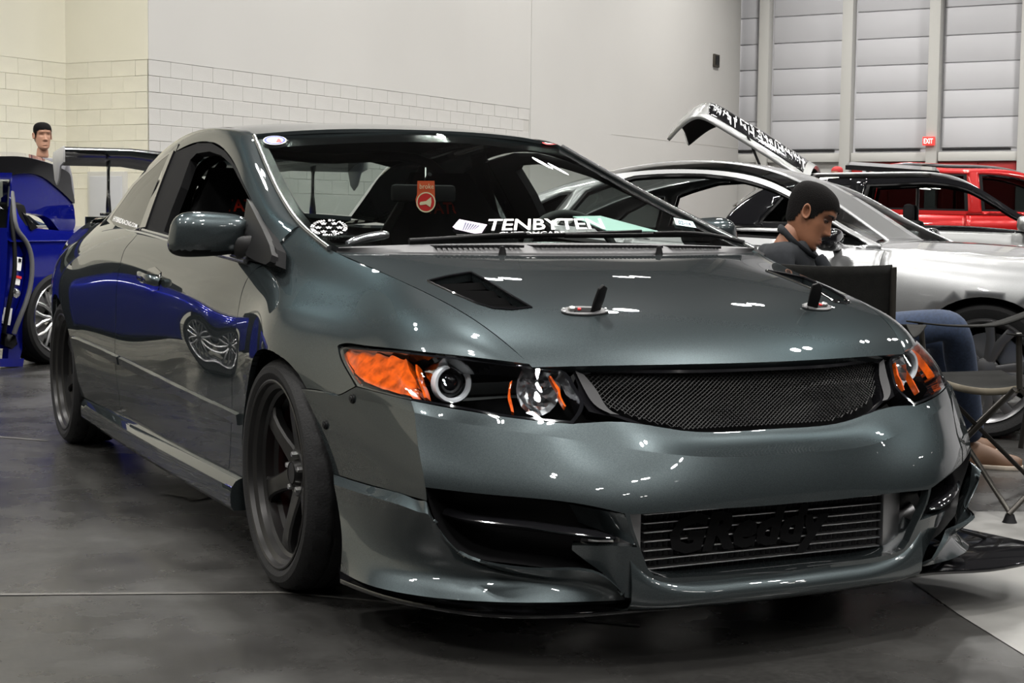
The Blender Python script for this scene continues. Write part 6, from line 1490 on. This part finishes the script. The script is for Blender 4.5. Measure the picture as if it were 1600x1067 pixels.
def head(root, c, fwd, up, skin='skin', hair='hair_black', scale=1.0, parts=True):
    fwd = np.asarray(fwd, float); fwd /= np.linalg.norm(fwd); up = np.asarray(up, float); up = up-fwd*(up@fwd); up /= np.linalg.norm(up); side = np.cross(up, fwd)      # side = person's left
    A = np.array(HZ_); zs = np.linspace(-.118, .128, 60); prof = curve(np.c_[A[:, 0], A[:, 1], A[:, 2]], 300); profw = curve(np.c_[A[:, 0], A[:, 3], A[:, 3]], 300)
    n = 72; rings = []; hr = []
    def ringpts(z, grow=0.):
        xf, xb = np.interp(z, prof[:, 0], prof[:, 1]), np.interp(z, prof[:, 0], prof[:, 2]); w = np.interp(z, profw[:, 0], profw[:, 1]); out = []
        for i in range(n):
            t = 2*math.pi*i/n; ct, st = math.cos(t), math.sin(t); cx = .5*(xf+xb) if ct < 0 else .5*(xf+xb); a = .5*(xf-xb)
            x = cx+a*math.copysign(abs(ct)**.92, ct); y = w*math.copysign(abs(st)**.88, st)
            if ct > 0:
                # nose, eye sockets, lips, brow
                nz = math.exp(-((y)/.0115)**2)
                prof_n = np.interp(z, [-.046, -.036, -.028, -.012, .012, .034], [0, .016, .026, .019, .009, 0]); x += nz*prof_n
                wing = math.exp(-((abs(y)-.014)/.008)**2)*math.exp(-((z+.030)/.009)**2); x += .009*wing
                eye = math.exp(-((abs(y)-.032)/.017)**2)*math.exp(-((z-.016)/.013)**2); x -= .011*eye
                x += .005*math.exp(-((z-.042)/.010)**2)*math.exp(-((abs(y)-.028)/.024)**2)
                lips = math.exp(-(y/.022)**2); x += lips*(.0055*math.exp(-((z+.062)/.0055)**2)+.0062*math.exp(-((z+.075)/.006)**2)-.003*math.exp(-((z+.0685)/.0025)**2)-.004*math.exp(-((z+.088)/.006)**2))
                x += .004*math.exp(-((z+.104)/.01)**2)*math.exp(-(y/.02)**2)
            out.append((x, y, z))
        return np.array(out)
    def W(P): return c+scale*(P[..., :1]*fwd+P[..., 1:2]*side+P[..., 2:3]*up)
    R = np.array([ringpts(z) for z in zs])
    V, Fc = grid_mesh(W(R), closed_u=True); Fc = list(Fc)+[tuple(range(n))[::-1], tuple(range(len(V)-n, len(V)))]; V = list(V)
    # neck: continue as rings from under the jaw
    # ears
    for sg in (1, -1):
        for j in range(1):
            e0 = len(V); rows = []
            for r, d in ((.0, -.002), (.35, -.004), (.62, .002), (.85, .010), (1.0, .006), (.95, -.006), (.6, -.012)):
                rows.append([W(np.array([-.004+(.017*r*math.cos(t)-.007*math.sin(t)*r), sg*(.0705+d+.010*(1 if math.cos(t) < 0 else .25)*r), .006+.031*r*math.sin(t)*(1.0 if math.sin(t) > 0 else .9)])) for t in np.linspace(0, 2*math.pi, 18, endpoint=False)])
            V2, F2 = grid_mesh(np.array(rows), closed_u=True); V += list(V2); Fc += [tuple(e0+i for i in f) for f in F2]
    body = new_obj('body', mesh_of('body', np.array(V), Fc, True, 180), skin, root)
    # hair: shell over the cranium with a hairline
    keep = []; G = 1.0; zs2 = np.linspace(-.06, .128, 46); R2 = np.array([ringpts(z) for z in zs2]); cen = np.array([-.005, 0, .02]); R2 = cen+(R2-cen)*np.array([1.055, 1.06, 1.05])
    V, Fc = grid_mesh(W(R2), closed_u=True); F2 = []
    for k, f in enumerate(Fc):
        p = np.mean([R2.reshape(-1, 3)[i] for i in f], axis=0); th = abs(math.atan2(p[1], p[0]))
        line = np.interp(th, [0, .55, .9, 1.15, 1.35, 1.6, 1.85, 2.1, 2.5, 3.14], [.066, .062, .045, -.002, -.012, .028, .020, -.045, -.055, -.058])
        if p[2] > line: F2.append(f)
    F2.append(tuple(range(len(V)-n, len(V))))
    new_obj('hair', mesh_of('hair', V, F2, True, 180), hair, root)
    if parts:
        for sg in (1, -1):
            P = [W(np.array([.0835+.004*math.sin(t*math.pi), sg*(.018+.030*t), .034+.006*math.sin(t*math.pi*.9)])) for t in np.linspace(0, 1, 8)]; P = [p+fwd*.006*scale-fwd*.017*scale*t**2 for p, t in zip(P, np.linspace(0, 1, 8))]
            tube('eyebrow', P, np.array([.003, .0042, .0045, .0045, .004, .0035, .003, .002])*scale, 'brow', body, 6)
            ec = W(np.array([.0665, sg*.031, .013])); lid = lathe('eye', [(.0001, .0118), (.005, .0108), (.009, .007), (.0118, 0)], 'eye_white', body, frame_from(ec, fwd+side*sg*.25), 14, 180)
            tube('eyelash', [W(np.array([.079, sg*.020, .013])), W(np.array([.082, sg*.031, .0165])), W(np.array([.072, sg*.043, .013]))], .0022*scale, 'brow', body, 5)
        tube('lips', [W(np.array([.0855, -.020, -.070])), W(np.array([.0935, -.008, -.067])), W(np.array([.0945, 0, -.0675])), W(np.array([.0935, .008, -.067])), W(np.array([.0855, .020, -.070]))], np.array([.002, .0042, .0042, .0042, .002])*scale, 'lip', body, 6)
    return body
def camp(lat, dep, z): return hall(dep, lat, z)
# ---- the seated man: he faces right in profile, head bowed
man = empty('person', tuple(hall(6.3, 1.15)), 0, 'person in a dark grey shirt and jeans sitting bowed in a camp chair, in profile', 'person')
mi_ = Matrix.Translation(-Vector(man.location))
D0 = 6.2
def mp(u, v, d=D0): return depth_at(u, v, d)
hc = mp(1263, 338)
fdir2 = .90*RH-.33*FH-.50*EZ
hd = head(man, hc, fdir2, EZ+.5*RH, scale=1.0)
for o in [o for o in man.children]: o.matrix_parent_inverse = mi_
def madd(o): o.parent = man; o.matrix_parent_inverse = mi_; return o
nb = mp(1236, 392); ch_ = mp(1240, 450, 6.22); 
madd(skin_mesh('neck', [(mp(1250, 350), .046), (mp(1240, 366), .052), (mp(1230, 384), .058), (mp(1224, 402), .07)], [(0, 1), (1, 2), (2, 3)], 'skin', None, 2, 3))
shR = mp(1212, 402, 6.0); shL = mp(1248, 400, 6.42); pel = np.array([*mp(1210, 500, 6.25)[:2], .50])
el_R = np.array([*mp(1250, 500, 5.98)[:2], .60]); wr_R = np.array([*mp(1345, 490, 6.05)[:2], .60]); el_L = np.array([*mp(1290, 500, 6.5)[:2], .60]); wr_L = np.array([*mp(1360, 490, 6.3)[:2], .60])
chest = .5*(shR+shL)+np.array([0, 0, -.07]); waist = .5*(chest+pel)
madd(skin_mesh('shirt', [(pel, (.15, .13)), (waist, (.14, .13)), (chest, (.15, .13)), (mp(1226, 390, 6.2), (.075, .075)), (shR, .066), (el_R, .05), (wr_R, .034), (shL, .066), (el_L, .05), (wr_L, .034), (chest+RH*.03+np.array([0, 0, .04]), .12)], [(0, 1), (1, 2), (2, 10), (10, 3), (10, 4), (4, 5), (5, 6), (10, 7), (7, 8), (8, 9)], 'shirt_charcoal', None, 2, 0))
col = [mp(1226, 362, 6.10), mp(1242, 380, 6.06), mp(1264, 397, 6.12), mp(1274, 402, 6.22), mp(1262, 390, 6.33), mp(1238, 372, 6.34), mp(1222, 358, 6.26), mp(1219, 357, 6.16)]
cc = np.array(col); madd(tube('collar', spline(np.r_[cc, cc[:1]], np.linspace(0, 8, 33)[:-1]), .016, 'shirt_charcoal', None, 8, closed=True, sx=.55))
# lapel at the front of the shirt
madd(skin_mesh('shirt_front', [(mp(1278, 400, 6.13), .016), (mp(1288, 412, 6.12), .03), (mp(1296, 440, 6.12), .04), (mp(1300, 470, 6.12), .04)], [(0, 1), (1, 2), (2, 3)], 'shirt_charcoal', None, 1, 1))
hipR = pel+np.array([0, 0, -.02])-FH*.10; hipL = pel+np.array([0, 0, -.02])+FH*.10
knR = mp(1492, 505, 5.98); knL = mp(1470, 520, 6.45); anR = np.array([*mp(1520, 670, 6.35)[:2], .11]); anL = np.array([*mp(1490, 650, 6.75)[:2], .11])
madd(skin_mesh('trousers', [(pel+np.array([0, 0, -.01]), (.16, .13)), (hipR, .10), (.5*(hipR+knR)+EZ*.01, .085), (knR, .068), (.5*(knR+anR), .062), (anR, .052), (hipL, .10), (.5*(hipL+knL), .085), (knL, .068), (.5*(knL+anL), .062), (anL, .052)], [(0, 1), (1, 2), (2, 3), (3, 4), (4, 5), (0, 6), (6, 7), (7, 8), (8, 9), (9, 10)], 'denim', None, 2, 0))
def shoe(an, d):
    d = np.array(d); d = d/np.linalg.norm(d); b = np.array([an[0], an[1], 0.]); sd = np.cross(EZ, d); rows = []
    for t, w, h in ((-.085, .025, .05), (-.07, .034, .085), (0, .038, .10), (.07, .042, .075), (.13, .045, .052), (.175, .036, .042), (.195, .014, .03)):
        rows.append([b+d*t+sd*w*math.cos(a)+EZ*(.012+max(0, math.sin(a))*h) for a in np.linspace(-.2, math.pi+.2, 14)])
    V, Fc = grid_mesh(np.array(rows)); Fc += [tuple(range(14)), tuple(range(len(V)-14, len(V)))]
    s = madd(new_obj('shoe', mesh_of('shoe', V, Fc, True, 60), 'shoe_brown'))
    out = [(t, w*1.06) for t, w in ((-.09, .02), (-.075, .034), (0, .039), (.07, .044), (.13, .047), (.18, .036), (.20, .01))]; pl = [(t, w) for t, w in out]+[(t, -w) for t, w in out[::-1]]
    q = prism('sole', pl, .018, 'sole', s, (b, d, sd, EZ), bev=.003)
shoe(anR, RH*.9-FH*.3); shoe(anL, RH*.9+FH*.1)
# simple hands resting on the lap (mostly hidden by the hood)
def hand(w, d, nrm):
    d = np.array(d)/np.linalg.norm(d); sd = np.cross(nrm, d); pts = [(w, .028), (w+d*.05, (.040, .018)), (w+d*.085, (.042, .016))]; ed = [(0, 1), (1, 2)]
    for k, (s, L) in enumerate(((-.030, .062), (-.010, .075), (.010, .070), (.030, .055))):
        b = len(pts); pts += [(w+d*.09+sd*s, .0095), (w+d*(.09+L*.5)+sd*s-np.array(nrm)*.008, .0085), (w+d*(.09+L*.85)+sd*s-np.array(nrm)*.028, .0075)]; ed += [(2, b), (b, b+1), (b+1, b+2)]
    b = len(pts); pts += [(w+d*.045+sd*-.045, .012), (w+d*.08+sd*-.058-np.array(nrm)*.01, .010)]; ed += [(1, b), (b, b+1)]
    madd(skin_mesh('hand', pts, ed, 'skin', None, 1, 1))
hand(wr_R, RH*.8+FH*.4-EZ*.25, np.array([0, 0, 1.])); hand(wr_L, RH*.8-FH*.4-EZ*.25, np.array([0, 0, 1.]))
# ---- two people standing far behind the cars
def stander(lat, dep, hz, face, label, shirt, hair='hair_black', skin='skin_light'):
    r = empty('person', tuple(hall(dep, lat)), 0, label, 'person'); iv = Matrix.Translation(-Vector(r.location)); f = np.array(face); f = f/np.linalg.norm(f); s = np.cross(EZ, f); b = hall(dep, lat)
    k = hz/1.74
    head(r, b+EZ*(hz-.13), f, EZ, skin, hair, 1.0, False)
    P = lambda x, y, z: b+f*x+s*y+EZ*z*k
    sk = skin_mesh('neck', [(P(.0, 0, 1.55), .052), (P(-.01, 0, 1.47), .056), (P(-.01, 0, 1.42), .07)], [(0, 1), (1, 2)], skin, r, 2, 2)
    skin_mesh('shirt', [(P(0, 0, .98), (.15, .11)), (P(0, 0, 1.15), (.15, .11)), (P(0, 0, 1.32), (.17, .11)), (P(0, 0, 1.42), .08), (P(0, .19, 1.38), .07), (P(0, .24, 1.12), .05), (P(.06, .22, .90), .038), (P(0, -.19, 1.38), .07), (P(0, -.24, 1.12), .05), (P(.06, -.22, .90), .038)], [(0, 1), (1, 2), (2, 3), (2, 4), (4, 5), (5, 6), (2, 7), (7, 8), (8, 9)], shirt, r, 2, 0)
    skin_mesh('trousers', [(P(0, 0, .95), (.155, .115)), (P(0, .09, .85), .09), (P(.01, .10, .50), .07), (P(-.01, .10, .10), .055), (P(0, -.09, .85), .09), (P(.01, -.10, .50), .07), (P(-.01, -.10, .10), .055)], [(0, 1), (1, 2), (2, 3), (0, 4), (4, 5), (5, 6)], 'denim', r, 2, 0)
    for q in (1, -1):
        rows = [[P(t, q*.10, 0)+s*w*math.cos(a)+EZ*max(0, math.sin(a))*h for a in np.linspace(0, math.pi, 10)] for t, w, h in ((-.09, .03, .06), (0, .042, .10), (.10, .047, .06), (.18, .02, .03))]
        V, Fc = grid_mesh(np.array(rows)); new_obj('shoe', mesh_of('shoe', V, Fc), 'shoe_brown', r)
    for o in r.children: o.matrix_parent_inverse = iv
stander((68-800)/F*14.5, 14.5, 1.80, RH*.5-FH*.8, 'person with short dark hair standing behind the blue car', 'shirt_grey')
stander((1302-800)/F*24, 24, 1.80, -RH*.6-FH*.6, 'person in a red cap standing behind the raised tailgate', 'shirt_red', 'shirt_red')

# ---- folding camp chairs
def camp_chair(o, f, label, w=.50, seat=.43, arm=.62, back=.88, dpt=.46):
    o = np.asarray(o, float); f = np.asarray(f, float); f = f/np.linalg.norm(f); s = np.cross(EZ, f)
    r = empty('camp_chair', tuple(o), 0, label, 'chair'); iv = Matrix.Translation(-Vector(r.location))
    P = lambda x, y, z: o+f*x+s*y+EZ*z
    hw, hd_ = w/2, dpt/2
    def cloth(name, fn, m, nu=14, nv=12, th=.006):
        G = np.array([[fn(u, v) for u in np.linspace(-1, 1, nu)] for v in np.linspace(-1, 1, nv)]); V, Fc = grid_mesh(G); me = mesh_of(name, V, Fc, True, 180); ob = new_obj(name, me, m, r)
        bm = bmesh.new(); bm.from_mesh(me); bmesh.ops.solidify(bm, geom=bm.faces[:], thickness=th); bm.to_mesh(me); bm.free(); return ob
    cloth('seat', lambda u, v: P(v*hd_, u*hw, seat-.045*(1-u*u)*(1-.3*v*v)-.02*(v < -.5)), 'chair_cloth')
    cloth('seat_hem', lambda u, v: P(hd_+.004, u*hw, seat-.045*(1-u*u)*.7+.012*v), 'chair_edge', 14, 3)
    cloth('backrest', lambda u, v: P(-hd_-.06-.03*v-.035*(1-u*u), u*(hw+.01), (back+seat+.10)/2+v*(back-seat-.10)/2+.008*u*u), 'chair_cloth')
    for q in (1, -1):
        cloth('arm_rest', lambda u, v: P(u*(hd_+.05), q*(hw+.02+.035*v), arm-.02*(1-u*u)+.10*(u < -.99)*0+.05*max(0, -u-.3)), 'chair_cloth', 14, 4)
        tube('back_post', [P(-hd_+.02, q*hw, seat*.35), P(-hd_-.05, q*(hw+.012), seat+.1), P(-hd_-.09, q*(hw+.015), back)], .010, 'chair_tube', r, 8)
        tube('front_post', [P(hd_+.02, q*(hw+.01), arm), P(hd_, q*hw, seat)], .010, 'chair_tube', r, 8)
        tube('side_brace', [P(hd_+.04, q*(hw+.015), .03), P(-hd_-.02, q*hw, seat)], .009, 'chair_tube', r, 8); tube('side_brace', [P(-hd_-.05, q*(hw+.015), .03), P(hd_, q*hw, seat)], .009, 'chair_tube', r, 8)
        for x in (hd_+.03, -hd_-.05): lathe('foot', [(.0001, .03), (.014, .03), (.02, .012), (.026, 0), (.0001, 0)], 'black_trim', r, (P(x, q*(hw+.01), 0.), f, s, EZ), 12)
    for x in (hd_+.02, -hd_-.04):
        tube('cross_brace', [P(x, hw, .03), P(x, -hw, seat)], .009, 'chair_tube', r, 8); tube('cross_brace', [P(x, -hw, .03), P(x, hw, seat)], .009, 'chair_tube', r, 8)
    for ob in r.children: ob.matrix_parent_inverse = iv
    return r
cA = depth_at(1292, 440, 5.15); cA[2] = 0
fa = FH*.93+RH*.36
camp_chair(cA+fa*.30, fa, 'empty black camp chair turned away, its backrest close to the dark grey coupe', .40, .43, .62, .845)
cB = depth_at(1600, 590, 5.5); cB[2] = 0
camp_chair(cB, -RH*.92-FH*.38, 'empty black camp chair with tan seat hem, facing the dark grey coupe', .50, .445, .63, .92)
camp_chair(np.array([pel[0], pel[1], 0])+RH*.02, RH*.95-FH*.2, 'black camp chair under the person in the grey shirt', .54, .41, .60, .80)
